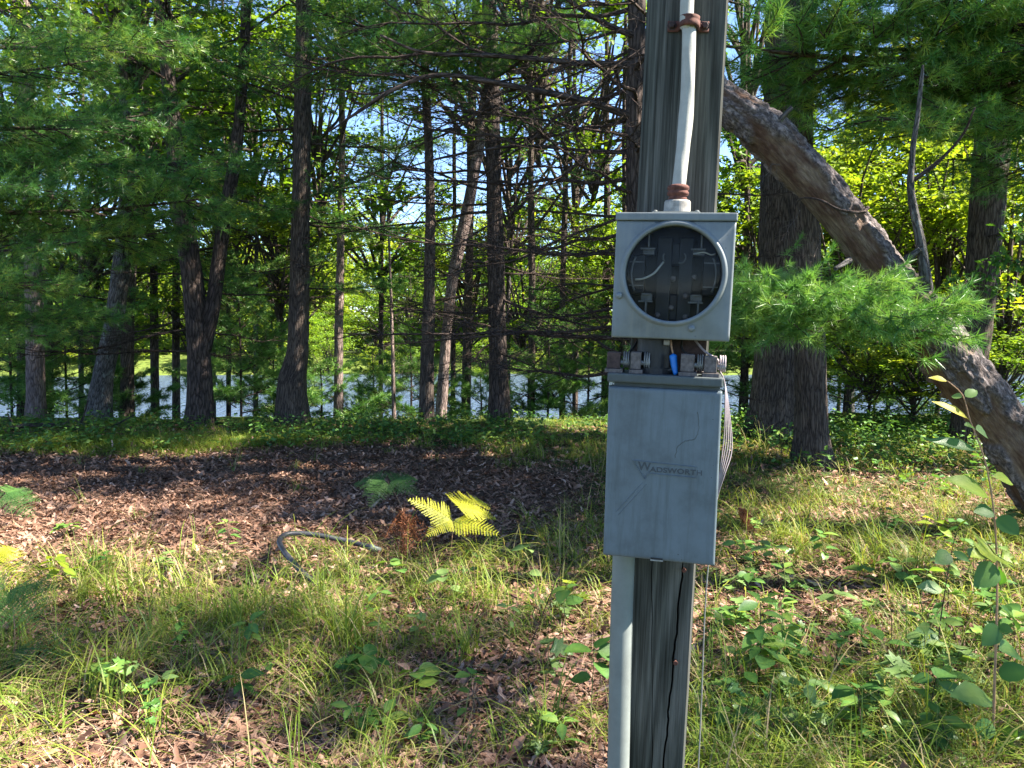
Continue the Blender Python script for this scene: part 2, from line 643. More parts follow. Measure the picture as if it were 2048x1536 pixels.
def mat_leaning():
    m, nt = new_mat('peeling_bark')
    v = coords(nt, 'rest', (1, 1, .42))
    rg = tnoise(nt, v, 30, 6, .65)
    ab = nd(nt, 'ShaderNodeMath', operation='SUBTRACT')
    nt.links.new(rg, ab.inputs[0])
    ab.inputs[1].default_value = .5
    ab2 = nd(nt, 'ShaderNodeMath', operation='ABSOLUTE')
    nt.links.new(ab.outputs[0], ab2.inputs[0])
    fine = tnoise(nt, v, 90, 6, .7)
    mul = nd(nt, 'ShaderNodeMath', operation='MULTIPLY_ADD')
    nt.links.new(ab2.outputs[0], mul.inputs[0])
    mul.inputs[1].default_value = 2.6
    nt.links.new(fine, mul.inputs[2])
    rb = ramp(nt, [(.4, (.026, .020, .018)), (.65, (.105, .084, .076)), (1, (.25, .205, .19))])
    nt.links.new(mul.outputs[0], rb.inputs[0])
    f2 = tnoise(nt, coords(nt, 'rest', (1, 1, .16)), 55, 8, .75)
    rw = ramp(nt, [(.3, (.065, .042, .030)), (.55, (.155, .112, .078)), (.75, (.28, .215, .15))])
    nt.links.new(f2, rw.inputs[0])
    red = tnoise(nt, coords(nt, 'rest', (1, 1, .5)), 6, 4, .6)
    rr = ramp(nt, [(.42, (.55, .40, .35)), (.6, (1.15, 1.12, 1.05))])
    nt.links.new(red, rr.inputs[0])
    wood = mixc(nt, rw.outputs[0], rr.outputs[0], 1.0, 'MULTIPLY')
    a = nd(nt, 'ShaderNodeAttribute', attribute_name='tint')
    c = mixc(nt, wood, rb.outputs[0], a.outputs['Fac'])
    finish(nt, c, .85, mul.outputs[0], .02, .7, spec=.2)
    return m


M['ground'] = mat_ground()
M['water'] = mat_water()
M['post'] = mat_post()
M['glass'] = mat_glass()
M['leaning'] = mat_leaning()
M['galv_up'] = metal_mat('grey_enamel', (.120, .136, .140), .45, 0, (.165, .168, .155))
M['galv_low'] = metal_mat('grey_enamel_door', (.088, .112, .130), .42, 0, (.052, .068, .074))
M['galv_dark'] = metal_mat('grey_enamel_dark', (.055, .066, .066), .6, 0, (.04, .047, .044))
M['rust'] = plain('rust', (.085, .032, .022), .85, 0, .5, 120)
M['rust_dark'] = plain('dark_rust', (.045, .028, .025), .8, 0, .5, 120)
M['cast'] = plain('cast_hub', (.26, .24, .21), .6, .3, .35, 90)
M['cable'] = plain('white_cable', (.30, .29, .255), .6, 0, .14, 30)
M['pvc'] = plain('grey_pvc', (.15, .165, .155), .5, 0, .18, 12)
M['black'] = plain('black_plastic', (.014, .014, .015), .5)
M['inner'] = plain('inside_panel', (.008, .0085, .0095), .6, 0, .5, 60)  # near-black colour stands in for the shade inside the box
M['dull_metal'] = plain('dull_metal', (.22, .22, .21), .5, .4, .3, 80)
M['lug'] = plain('corroded_lug', (.10, .085, .08), .65, .3, .5, 150)
M['jaw_metal'] = plain('tarnished_metal', (.08, .08, .078), .5, .3, .4, 80)  # metal colour darkened to imitate the dim light behind the cover
M['wire_pink'] = plain('faded_wire', (.30, .25, .26), .6, 0, .15, 60)
M['blue'] = plain('blue_plastic', (.010, .13, .42), .35, 0, .15, 60)
M['hose'] = plain('black_pipe', (.035, .036, .042), .42, 0, .3, 30)

# ------------------------------------------------------------------ the setting: ground, pond
def grid_axis(edges):
    out = []
    for a, b, n in edges:
        out.append(np.linspace(a, b, n, endpoint=False))
    return np.concatenate(out + [np.array([edges[-1][1]])])


gx = grid_axis([(-400, -60, 14), (-60, -14, 24), (-14, 14, 240), (14, 60, 24), (60, 400, 14)])
gy = grid_axis([(-60, 0, 20), (0, 2, 12), (2, 15, 190), (15, 70, 110), (70, 200, 20), (200, 900, 12)])
GX, GY = np.meshgrid(gx, gy)


def green(x, y):
    """how grassy (1) or leaf-strewn (0) the ground is"""
    n = (fbm2(x * .55, y * .55, 21) - .5)
    lit = sstep(4.8, 5.5, y + n * 1.6) * (1 - sstep(9.2, 9.9, y + n * 1.5 + .05 * x)) * (1 - sstep(-.4, .6, x + n * 1.5))
    g = .62 + n * 1.0
    g = np.where(np.asarray(x) > .6, g + .22, g)
    g = np.where(np.asarray(y) > 9.5, g + .25, g)
    strip = np.exp(-(((np.asarray(x) + 4.6) / 1.6) ** 2 + ((np.asarray(y) - 9.7) / .55) ** 2))
    return np.clip(g * (1 - lit * .95) + strip, 0, 1)


mb = MB()
V = np.stack([GX, GY, H(GX, GY)], -1).reshape(-1, 3)
nx = len(gx)
i, j = np.meshgrid(np.arange(len(gy) - 1), np.arange(nx - 1), indexing='ij')
Q = np.stack([i * nx + j, i * nx + j + 1, (i + 1) * nx + j + 1, (i + 1) * nx + j], -1).reshape(-1, 4)
mb.quads(V, Q, tint=green(V[:, 0], V[:, 1]))
ground = link('ground', mb.mesh('ground', [M['ground']]), kind='structure')

mb = MB()
wx = np.linspace(-150, 150, 61)
wy = np.linspace(15, 54, 21)
WX, WY = np.meshgrid(wx, wy)
V = np.stack([WX, WY, np.full_like(WX, -1.7)], -1).reshape(-1, 3)
i, j = np.meshgrid(np.arange(20), np.arange(60), indexing='ij')
mb.quads(V, np.stack([i * 61 + j, i * 61 + j + 1, (i + 1) * 61 + j + 1, (i + 1) * 61 + j], -1))
link('pond_water', mb.mesh('pond_water', [M['water']]), kind='structure')


# ------------------------------------------------------------------ foliage building blocks
def rot_between(d, roll=0.0):
    """matrix whose X axis is d"""
    d = np.asarray(d, float)
    d = d / np.linalg.norm(d)
    z = np.array([0, 0, 1.])
    y = np.cross(z, d)
    if np.linalg.norm(y) < 1e-4:
        y = np.array([0, 1., 0])
    y /= np.linalg.norm(y)
    z = np.cross(d, y)
    c, s = math.cos(roll), math.sin(roll)
    y, z = y * c + z * s, z * c - y * s
    return np.stack([d, y, z], 1)


def needle_tufts(mb, C, D, rng, n=22, ln=.095, wd=.0030, mat=1):
    """C tuft points, D tuft directions"""
    C = np.repeat(C, n, 0)
    D = np.repeat(D, n, 0)
    k = len(C)
    d = D * rng.uniform(.25, 1.2, (k, 1)) + rng.normal(0, .55, (k, 3))
    d /= np.linalg.norm(d, axis=1)[:, None]
    L = ln * rng.uniform(.7, 1.15, (k, 1))
    side = np.cross(d, rng.normal(0, 1, (k, 3)))
    side /= np.linalg.norm(side, axis=1)[:, None] + 1e-9
    base = C + d * .006 + D * rng.uniform(-.05, .0, (k, 1))
    tip = base + d * L
    tip[:, 2] -= .012
    V = np.stack([base - side * wd, base + side * wd, tip], 1).reshape(-1, 3)
    F = np.arange(k * 3).reshape(-1, 3)
    t = np.repeat(np.clip(rng.normal(.5, .24, (k // n)), 0, 1), n * 3)
    t = np.clip(t + np.repeat(rng.normal(0, .06, k), 3), 0, 1)
    mb.add(V, F, mat=mat, tint=t)


def pine_bough(seed, L=2.0, live=1.0, nsec=15, tuft_n=20, t0=.22, spread=.46, ln=.095, wd=.0030):
    """one white pine bough along +X: wood (slot 0) and needles (slot 1)"""
    rng = np.random.default_rng(seed)
    mb = MB()
    x = np.linspace(0, L, 9)
    P = np.stack([x, np.cumsum(rng.normal(0, .035, 9)), -.10 * np.sin(x / L * 2.4) * L * .6 + .06 * x], -1)
    P = spath(P, 14)
    tube(mb, P, np.linspace(.021, .004, 14) * (L / 2), 6, tint=.5)
    C, D = [], []
    for k in range(nsec):
        t = t0 + (.98 - t0) * (k + rng.uniform(0, .8)) / nsec
        p0 = P[int(t * 13)]
        sgn = 1 if k % 2 else -1
        a = sgn * rng.uniform(.65, 1.15)
        sl = L * (spread * (1 - t) + .14) * rng.uniform(.7, 1.2)
        d = np.array([math.cos(a), math.sin(a), rng.normal(.05, .16)])
        q = [p0 + d * sl * s + np.array([0, 0, -.03 * sl * s * s]) + rng.normal(0, .012, 3) for s in np.linspace(0, 1, 5)]
        q[0] = p0
        q = spath(q, 6)
        tube(mb, q, np.linspace(.0075, .0025, 6), 4, tint=.5, caps=False)
        C.append(q[-1]); D.append(d)
        for m in range(4):
            s = rng.uniform(.25, .95)
            b = q[int(s * 5)]
            a2 = a + rng.choice([-1, 1]) * rng.uniform(.5, .9)
            d2 = np.array([math.cos(a2), math.sin(a2), rng.normal(.12, .25)])
            l2 = sl * rng.uniform(.25, .5) + .05
            e = b + d2 * l2
            tube(mb, spath([b, (b + e) / 2 + rng.normal(0, .008, 3), e], 4), np.linspace(.004, .0018, 4), 3, tint=.5, caps=False)
            for s2 in (.55, .8, 1.0):
                C.append(b + (e - b) * s2 + rng.normal(0, .012, 3)); D.append(d2 + np.array([0, 0, .25]))
        for s2 in (.55, .7, .85):
            C.append(q[int(s2 * 5)] + rng.normal(0, .01, 3)); D.append(d + np.array([0, 0, .3]))
    C.append(P[-1]); D.append(np.array([1., 0, .1]))
    C, D = np.array(C), np.array(D)
    keep = rng.random(len(C)) < live
    needle_tufts(mb, C[keep], D[keep], rng, tuft_n, ln, wd)
    return mb


def dead_bough(seed, L=2.0, nsec=16):
    """a bare lower bough with fine dead twigs, along +X"""
    rng = np.random.default_rng(seed)
    mb = MB()
    x = np.linspace(0, L, 8)
    P = np.stack([x, np.cumsum(rng.normal(0, .06, 8)), np.cumsum(rng.normal(-.01, .03, 8)) - .06 * np.sin(x / L * 2)], -1)
    P[0] = 0
    P = spath(P, 14)
    tube(mb, P, np.linspace(.017, .003, 14) * (L / 2), 6)
    for k in range(nsec):
        t = .15 + .82 * (k + rng.uniform(0, .8)) / nsec
        p0 = P[int(t * 13)]
        a = (1 if k % 2 else -1) * rng.uniform(.5, 1.25)
        ln = L * (.40 * (1 - t) + .10) * rng.uniform(.5, 1.3)
        d = np.array([math.cos(a), math.sin(a), rng.normal(0, .25)])
        q = [p0 + d * ln * s + rng.normal(0, .02, 3) * s for s in np.linspace(0, 1, 5)]
        q = spath(q, 6)
        tube(mb, q, np.linspace(.0055, .0018, 6), 4, caps=False)
        for m in range(4):
            b = q[int(rng.uniform(.2, 1) * 5)]
            d2 = d + rng.normal(0, .6, 3)
            d2 /= np.linalg.norm(d2)
            l2 = ln * rng.uniform(.2, .6)
            e = b + d2 * l2
            tube(mb, spath([b, (b + e) / 2 + rng.normal(0, .02, 3), e], 4), np.linspace(.0028, .0011, 4), 3, caps=False)
    return mb


PINE = [pine_bough(100 + k, 2.0, 1.0, 15).mesh('pine_bough', [M['twig'], M['needles']]) for k in range(5)]
PINE_SPARSE = [pine_bough(130 + k, 2.2, .5, 13).mesh('sparse_pine_bough', [M['twig'], M['needles']]) for k in range(3)]
PINE_LONG = [pine_bough(170 + k, 3.6, 1.0, 36, 26, .25, .26, .095, .0022).mesh('long_pine_bough', [M['twig'], M['needles']]) for k in range(3)]
PINE_NEAR = [pine_bough(150 + k, 3.2, 1.0, 30, 40, .5, .36, .10, .0024).mesh('near_pine_bough', [M['twig'], M['needles_light']]) for k in range(2)]
PINE_YOUNG = [pine_bough(160 + k, .9, 1.0, 8, 16).mesh('young_pine_bough', [M['twig'], M['needles_light']]) for k in range(3)]
DEAD = [dead_bough(200 + k, 2.4).mesh('dead_bough', [M['twig']]) for k in range(5)]
DEAD_PALE = [dead_bough(220 + k, 1.2, 9).mesh('bare_branch', [M['dead_twig']]) for k in range(3)]

# outline of leaves: x along the leaf (0..1), y half-width
OVAL = [(0, 0), (.12, .10), (.30, .21), (.52, .24), (.75, .15), (1, 0)]
OAK = [(0, .01), (.14, .05), (.22, .18), (.32, .09), (.44, .27), (.54, .12), (.68, .28), (.78, .13), (.90, .14), (1, 0)]
MAPLE = [(0, .01), (.08, .22), (.02, .38), (.24, .33), (.38, .52), (.46, .22), (.66, .28), (.64, .16), (.82, .12), (1, 0)]


def leaf_shape(outline, fold=.35, curl=.15):
    """folded leaf along +X, unit length: verts, tris"""
    n = len(outline)
    V = []
    for x, w in outline:
        z = -curl * x * x
        V += [(x, 0, z), (x, w, z + abs(w) * fold), (x, -w, z + abs(w) * fold)]
    F = []
    for k in range(n - 1):
        a, b = 3 * k, 3 * k + 3
        F += [(a, b, b + 1), (a, b + 1, a + 1), (a, b + 2, b), (a, a + 2, b + 2)]
    return np.array(V, float), np.array(F)


def scatter_leaves(mb, C, X, N, size, shape, mat=0, tint=.5):
    """leaves at C along X with normal N"""
    V0, F0 = shape
    k = len(C)
    X = X / (np.linalg.norm(X, axis=1)[:, None] + 1e-9)
    Y = np.cross(N, X)
    Y /= np.linalg.norm(Y, axis=1)[:, None] + 1e-9
    Z = np.cross(X, Y)
    S = np.broadcast_to(np.asarray(size, float), (k,))
    V = C[:, None, :] + S[:, None, None] * (V0[None, :, 0:1] * X[:, None, :] + V0[None, :, 1:2] * Y[:, None, :] + V0[None, :, 2:3] * Z[:, None, :])
    F = F0[None] + (np.arange(k) * len(V0))[:, None, None]
    t = np.repeat(np.broadcast_to(tint, (k,)), len(V0))
    mb.add(V.reshape(-1, 3), F.reshape(-1, 3), mat=mat, tint=t)


DIAMOND = (np.array([(0, 0, 0), (.45, .30, .06), (1, 0, -.08), (.45, -.30, .06)]), np.array([(0, 2, 1), (0, 3, 2)]))
LEAF6 = leaf_shape([(0, 0), (.25, .30), (.42, .17), (.7, .26), (1, 0)], .3, .12)


def crown(seed, rad, nclump, per, size, shape, hollow=.35, flat=.45, limb=True, tight=1.0):
    """crown of a broadleaf tree around the origin: limbs (0), leaves (1)"""
    rng = np.random.default_rng(seed)
    mb = MB()
    rad = np.asarray(rad, float)
    for k in range(nclump):
        d = rng.normal(0, 1, 3)
        d /= np.linalg.norm(d)
        r = (hollow + (1 - hollow) * rng.random() ** .6)
        c = d * r * rad
        cs = rng.uniform(.45, .95) * (rad.mean() / 2.6) * tight
        n = int(per * rng.uniform(.6, 1.3))
        off = rng.normal(0, 1, (n, 3)) * np.array([cs, cs, cs * flat]) * .62
        # leaves sit on a few twigs, not on a smooth cloud
        tw = rng.normal(0, 1, (7, 3)) * np.array([cs, cs, cs * flat]) * .9
        w = tw[rng.integers(0, 7, n)] * rng.uniform(.1, 1, (n, 1))
        P = c + w + off * .32
        X = rng.normal(0, 1, (n, 3)) * np.array([1, 1, .4]) + w * .6
        N = rng.normal(0, .45, (n, 3)) + np.array([0, 0, 1.])
        t = np.clip(rng.normal(.5, .12) + rng.normal(0, .13, n), 0, 1)
        scatter_leaves(mb, P, X, N, size * rng.uniform(.65, 1.25, n), shape, 1, t)
        if limb:
            s0 = np.array([0, 0, -rad[2] * rng.uniform(.1, 1.0)])
            if c[2] < s0[2]:
                s0[2] = c[2] - .2
            mid = (s0 + c) / 2 + np.array([0, 0, .12 * rad[2] * rng.uniform(-.3, 1)]) + rng.normal(0, .12, 3)
            tube(mb, spath([s0, mid, c], 7), np.linspace(.045, .010, 7) * rad.mean() / 2.5, 5, 0, caps=False)
            for q in tw[:4]:
                tube(mb, spath([c, c + q * .5 + rng.normal(0, .03, 3), c + q], 4), np.linspace(.012, .004, 4), 3, 0, caps=False)
    return mb


CROWN_FAR = [crown(300 + k, (3.2, 3.2, 4.6), 60, 230, .23, DIAMOND) for k in range(3)]
CROWN_MID = [crown(320 + k, (2.6, 2.6, 3.0), 21, 150, .125, LEAF6, tight=.72) for k in range(3)]
CROWN_FULL = [crown(360 + k, (2.6, 2.6, 3.0), 40, 170, .125, LEAF6) for k in range(2)]
CROWN_LOW = [crown(340 + k, (1.9, 1.9, 2.4), 34, 170, .115, LEAF6, .15) for k in range(3)]


def crown_meshes(lst, mats, nm):
    return [c.mesh(nm, mats) for c in lst]


FAR_A = crown_meshes(CROWN_FAR, [M['oak_bark'], M['leaves']], 'far_crown')
FAR_B = crown_meshes(CROWN_FAR, [M['oak_bark'], M['leaves_yellow']], 'far_crown')
MID_A = crown_meshes(CROWN_MID, [M['oak_bark'], M['leaves']], 'crown')
FULL_A = crown_meshes(CROWN_FULL, [M['oak_bark'], M['leaves']], 'crown')
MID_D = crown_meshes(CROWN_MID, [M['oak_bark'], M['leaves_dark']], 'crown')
LOW_Y = crown_meshes(CROWN_LOW, [M['oak_bark'], M['leaves_yellow']], 'low_crown')
LOW_A = crown_meshes(CROWN_LOW, [M['oak_bark'], M['leaves']], 'low_crown')


def leafy_branch(seed, L=1.2, outline=OAK, size=.12, n=70, mat='leaves_dark'):
    rng = np.random.default_rng(seed)
    mb = MB()
    x = np.linspace(0, L, 6)
    P = spath(np.stack([x, np.cumsum(rng.normal(0, .05, 6)), .05 * x - .12 * x * x], -1), 12)
    tube(mb, P, np.linspace(.012, .003, 12), 5)
    sh = leaf_shape(outline, .25, .2)
    ends = [P[-1]]
    for k in range(9):
        b = P[int(rng.uniform(.25, 1) * 11)]
        a = rng.uniform(.4, 1.2) * (1 if k % 2 else -1)
        e = b + np.array([math.cos(a), math.sin(a), rng.normal(-.1, .2)]) * L * rng.uniform(.15, .4)
        tube(mb, spath([b, (b + e) / 2 + rng.normal(0, .02, 3), e], 5), np.linspace(.005, .002, 5), 3, caps=False)
        ends += [e, (e + b) / 2]
    ends = np.array(ends)
    C = ends[rng.integers(0, len(ends), n)] + rng.normal(0, .035, (n, 3))
    X = rng.normal(0, 1, (n, 3)) + np.array([.5, 0, -.35])
    N = rng.normal(0, .4, (n, 3)) + np.array([0, 0, 1.])
    scatter_leaves(mb, C, X, N, size * rng.uniform(.7, 1.25, n), sh, 1, np.clip(rng.normal(.5, .2, n), 0, 1))
    return mb.mesh('leafy_branch', [M['twig'], M[mat]])


OAKBR = [leafy_branch(400 + k) for k in range(3)]
MAPBR = [leafy_branch(410 + k, 1.4, MAPLE, .11, 110, 'leaves') for k in range(3)]


# ------------------------------------------------------------------ trees
def trunk_mesh(pts, dia, bark, seed, seg=28, relief=.010, step=.05, flare=.35, name='trunk'):
    """pts world points from base to top (relative), dia at each"""
    pts = np.asarray(pts, float)
    L = np.sum(np.linalg.norm(np.diff(pts, axis=0), axis=1))
    n = int(min(max(L / step, 12), 260))
    A = spath(np.c_[pts, np.asarray(dia) / 2], n)
    s = np.r_[0, np.cumsum(np.linalg.norm(np.diff(A[:, :3], axis=0), axis=1))]
    R = A[:, 3] * (1 + flare * np.exp(-s / .28))
    mb = MB()
    tube(mb, A[:, :3], R, seg, relief=(relief, 20, .16) if relief else None, seed=seed)
    return mb.mesh(name, [bark])


def set_mw(o, P, d, scale, roll=0.):
    Rm = rot_between(d, roll) * scale
    m = Matrix.Identity(4)
    for a in range(3):
        for b in range(3):
            m[a][b] = Rm[a, b]
        m[a][3] = P[a]
    o.matrix_local = m


def path_at(pts, z):
    pts = np.asarray(pts)
    return np.array([np.interp(z, pts[:, 2], pts[:, 0]), np.interp(z, pts[:, 2], pts[:, 1]), z])


def make_trunk_pts(px, D, H_top, lean_more=0.0):
    """px: list of (x, y, width px) from the foot upwards"""
    first = at(px[0][0], px[0][1], D)
    base = np.array([first[0], D, float(H(first[0], D)) - .08])
    pts = [base]
    dia = [px[0][2] * D / FPX]
    for x, y, w in px[1:]:
        p = at(x, y, D)
        if p[2] > pts[-1][2] + .15:
            pts.append(p)
            dia.append(w * D / FPX)
    d = pts[-1] - pts[-2]
    d = d / np.linalg.norm(d)
    d[0] *= .5
    d[1] += lean_more
    while pts[-1][2] < H_top:
        pts.append(pts[-1] + d * 1.6 + np.array([RNG.normal(0, .05), RNG.normal(0, .05), 0]))
        dia.append(dia[-1] * .86)
    return np.array(pts), np.array(dia)


def pine_tree(px, D, top, label, bark='pine_bark', boughs=(), seed=0, seg=28, group=None, name='pine_tree', relief=.010, extra_stem=None):
    pts, dia = make_trunk_pts(px, D, top)
    b = pts[0].copy()
    t = thing(name, label, 'tree', b, group)
    link('trunk', trunk_mesh(pts - b, dia, M[bark], seed, seg, relief), t)
    rng = np.random.default_rng(900 + seed)
    stems = [pts]
    if extra_stem is not None:
        epts, edia = extra_stem
        link('stem', trunk_mesh(np.asarray(epts) - b, edia, M[bark], seed + 50, 22, relief, flare=0, name='stem'), t)
        stems.append(np.asarray(epts))
    for (kind, z0, z1, n, smin, smax, el, azlist) in boughs:
        for k in range(n):
            z = z0 + (z1 - z0) * (k + rng.uniform(0, 1)) / n
            st = stems[rng.integers(0, len(stems))]
            if z > st[-1][2] or z < st[0][2]:
                st = stems[0]
            p = path_at(st, z) - b
            if azlist is None:
                az = rng.uniform(0, 2 * math.pi)
            else:
                az = math.radians(rng.uniform(*azlist))
            e = el + rng.normal(0, .12)
            lib = {'live': PINE, 'sparse': PINE_SPARSE, 'dead': DEAD, 'near': PINE_NEAR, 'young': PINE_YOUNG, 'pale': DEAD_PALE}[kind]
            o = link('dead_bough' if kind in ('dead', 'pale') else 'bough', lib[rng.integers(0, len(lib))], t)
            set_mw(o, p, (math.cos(az), math.sin(az), math.sin(e)), rng.uniform(smin, smax), rng.normal(0, .25))
    return t, pts


def leaf_tree(px, D, top, label, bark, crowns, seed=0, seg=26, group=None, relief=.010, name='oak_tree', branches=()):
    """crowns: (meshlist, dx, dy, z centre, scale)"""
    pts, dia = make_trunk_pts(px, D, top)
    b = pts[0].copy()
    t = thing(name, label, 'tree', b, group)
    link('trunk', trunk_mesh(pts - b, dia, M[bark], seed, seg, relief), t)
    rng = np.random.default_rng(1700 + seed)
    for lib, dx, dy, z, s in crowns:
        p = path_at(pts, z) - b + np.array([dx, dy, 0])
        o = link('crown', lib[rng.integers(0, len(lib))], t)
        o.location = p
        o.rotation_euler = (0, 0, rng.uniform(0, 6.28))
        o.scale = (s, s, s * rng.uniform(.9, 1.1))
    for lib, z, az, s, el in branches:
        o = link('leafy_branch', lib[rng.integers(0, len(lib))], t)
        set_mw(o, path_at(pts, z) - b, (math.cos(math.radians(az)), math.sin(math.radians(az)), el), s)
    return t, pts


# --- left and centre, along the edge of the bank
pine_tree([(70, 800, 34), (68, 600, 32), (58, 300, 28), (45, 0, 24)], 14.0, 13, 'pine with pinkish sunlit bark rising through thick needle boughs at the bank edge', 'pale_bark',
          [('live', 1.2, 6.5, 15, .75, 1.1, .05, None), ('live', 6.5, 13, 8, .8, 1.2, .15, None)], 1)
leaf_tree([(196, 835, 46), (205, 760, 40), (228, 650, 36), (246, 500, 32), (255, 350, 28)], 12.5, 10, 'grey lichen-spotted oak leaning right from a thick foot', 'grey_bark',
          [(FULL_A, 0, 0, 7.6, 1.15)], 2, branches=[(OAKBR, 3.3, 200, 1.2, .2), (OAKBR, 3.6, 20, 1.2, .3), (OAKBR, 4.2, 300, 1.3, .3), (OAKBR, 4.6, 120, 1.2, .2)])
leaf_tree([(252, 815, 27), (256, 650, 23), (264, 450, 20)], 16.0, 10, 'slim brown tree just behind the grey lichen-spotted oak', 'oak_bark', [(FULL_A, .3, 0, 7.0, 1.1)], 3)
leaf_tree([(308, 795, 17), (308, 650, 15), (306, 500, 14)], 20.0, 11, 'thin tan tree near the water behind the twin-stemmed pine', 'oak_bark', [(FULL_A, 0, 0, 8.0, 1.2)], 4, name='maple_tree')
# twin-stemmed dark pine
_st = [at(408, 700, 11.8), at(428, 600, 11.8), at(447, 450, 11.9), at(468, 330, 12.0), at(482, 200, 12.1), at(492, 0, 12.2)]
_st += [_st[-1] + np.array([.05, 0, 2.0]), _st[-1] + np.array([.1, 0, 4.0])]
pine_tree([(400, 848, 52), (398, 700, 44), (385, 560, 40), (362, 400, 36), (342, 220, 30), (326, 0, 26)], 11.8, 13,
          'dark twin-stemmed pine that forks above the bank', 'pine_bark',
          [('dead', .9, 3.2, 12, .7, 1.05, .05, None), ('live', 2.3, 6.2, 18, .8, 1.15, .02, None), ('live', 6.5, 13, 9, .8, 1.2, .2, None)], 5,
          extra_stem=(_st, [.24, .23, .21, .19, .17, .15, .11, .05]))
pine_tree([(585, 832, 62), (584, 770, 56), (596, 690, 42), (600, 500, 37), (605, 250, 33), (607, 0, 30)], 12.0, 13,
          'stout straight pine with a swollen bulge low on its trunk', 'oak_bark',
          [('dead', 1.6, 3.6, 6, .6, .9, .05, None), ('live', 1.9, 4.4, 8, .6, .9, -.02, None), ('live', 4.2, 6.8, 10, .85, 1.25, .12, None), ('live', 7, 13, 7, .85, 1.2, .12, None)], 6)
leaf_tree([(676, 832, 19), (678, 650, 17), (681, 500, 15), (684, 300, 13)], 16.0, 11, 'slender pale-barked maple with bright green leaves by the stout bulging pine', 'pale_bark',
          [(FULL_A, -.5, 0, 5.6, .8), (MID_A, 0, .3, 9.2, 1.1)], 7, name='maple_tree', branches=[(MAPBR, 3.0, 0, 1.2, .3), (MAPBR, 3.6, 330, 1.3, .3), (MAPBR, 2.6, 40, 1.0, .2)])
t8, _ = pine_tree([(788, 822, 8), (785, 700, 7), (781, 560, 5)], 15.0, 3.2, 'small dead sapling with a pale bare stem and twigs', 'pale_bark',
                  [('pale', -.3, 2.6, 10, .35, .6, .35, None)], 8, 10, name='dead_sapling', relief=0)
leaf_tree([(852, 852, 29), (855, 700, 26), (860, 500, 21), (858, 300, 18), (850, 130, 16)], 11.6, 12, 'slim straight brown trunk standing alone left of the dark dead-limbed pine', 'oak_bark',
          [(MID_A, 0, .3, 9.5, 1.1)], 9)
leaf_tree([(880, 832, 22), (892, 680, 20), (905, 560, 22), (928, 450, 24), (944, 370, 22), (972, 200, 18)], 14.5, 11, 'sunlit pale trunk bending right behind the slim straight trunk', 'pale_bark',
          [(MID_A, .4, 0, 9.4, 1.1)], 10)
leaf_tree([(930, 832, 20), (935, 650, 17), (940, 450, 15)], 19.0, 12, 'thin greenish-brown tree down the slope by the water', 'oak_bark', [(MID_A, 0, 0, 8.8, 1.1)], 11)
tree12, tree12_pts = pine_tree([(1000, 848, 44), (996, 700, 36), (991, 500, 33), (985, 250, 31), (979, 0, 28)], 11.8, 13, 'dark pine with many bare dead limbs and a sunlit foot', 'pine_bark',
          [('dead', .9, 6.0, 34, .75, 1.35, .02, None), ('live', 5.8, 13, 9, .8, 1.2, .15, None), ('sparse', 3.4, 5.6, 5, .7, 1.0, .1, None)], 12)
leaf_tree([(1062, 822, 16), (1064, 600, 14), (1062, 400, 12)], 17.0, 11, 'thin dark tree between the dead-limbed pine and the meter post', 'oak_bark', [(MID_A, .2, .5, 8.5, 1.1)], 13)
leaf_tree([(1125, 838, 14), (1124, 650, 12), (1130, 400, 11)], 18.5, 11, 'very thin dark tree low on the slope left of the meter post', 'oak_bark', [(MID_A, .6, .5, 7.6, 1.1)], 14, name='maple_tree')
# pine right behind the post, with long bare limbs reaching left
tp, tpp = pine_tree([(1284, 950, 44), (1278, 700, 42), (1272, 430, 38), (1271, 200, 38), (1273, 0, 36)], 7.6, 12, 'dark pine standing right behind the meter post with long bare limbs', 'pine_bark',
                    [('dead', 1.0, 4.9, 28, .6, 1.25, .05, (95, 265)), ('dead', 1.2, 4.2, 8, .5, .9, .05, (-60, 80)), ('sparse', 4.3, 8, 10, .8, 1.1, .1, None), ('live', 6.5, 12, 14, .9, 1.2, .15, None)], 15)


def limb(parent, base, pts, r0, r1, name='limb', bark='pine_bark', seg=9):
    mbl = MB()
    A = spath(np.asarray(pts) - base, 40)
    tube(mbl, A, np.linspace(r0, r1, 40), seg, relief=(.004, 24, .3), seed=3)
    return link(name, mbl.mesh(name, [M[bark]]), parent)


_b = tpp[0]
limb(tp, _b, [at(1284, 75, 7.6), at(1215, 50, 7.4), at(1130, -5, 7.2), at(1060, -80, 7.0)], .034, .012)
limb(tp, _b, [at(1282, 240, 7.6), at(1180, 205, 7.5), at(1040, 175, 7.4), at(885, 150, 7.4), at(790, 178, 7.4), at(700, 235, 7.5), at(660, 262, 7.6)], .040, .012)
limb(tp, _b, [at(1284, 130, 7.6), at(1160, 126, 7.5), at(1000, 112, 7.3), at(850, 105, 7.2), at(760, 70, 7.1)], .036, .010)
limb(tp, _b, [at(1282, 305, 7.6), at(1180, 302, 7.7), at(1040, 292, 7.8), at(900, 312, 7.9), at(780, 345, 8.0)], .024, .007)
for (x0, y0, x1, y1, sc, k) in [(885, 150, 760, 130, .8, 0), (1040, 175, 940, 230, .8, 1), (1180, 205, 1080, 260, .9, 2), (1000, 112, 900, 60, .8, 3), (850, 105, 740, 150, .8, 4), (1160, 126, 1060, 170, .9, 1), (1040, 292, 930, 260, .8, 2), (1180, 302, 1080, 360, .9, 0), (790, 178, 700, 180, .6, 3)]:
    p, q = at(x0, y0, 7.45), at(x1, y1, 7.6)
    o = link('dead_bough', DEAD[k], tp)
    set_mw(o, p - _b, q - p, sc, .3 * k)

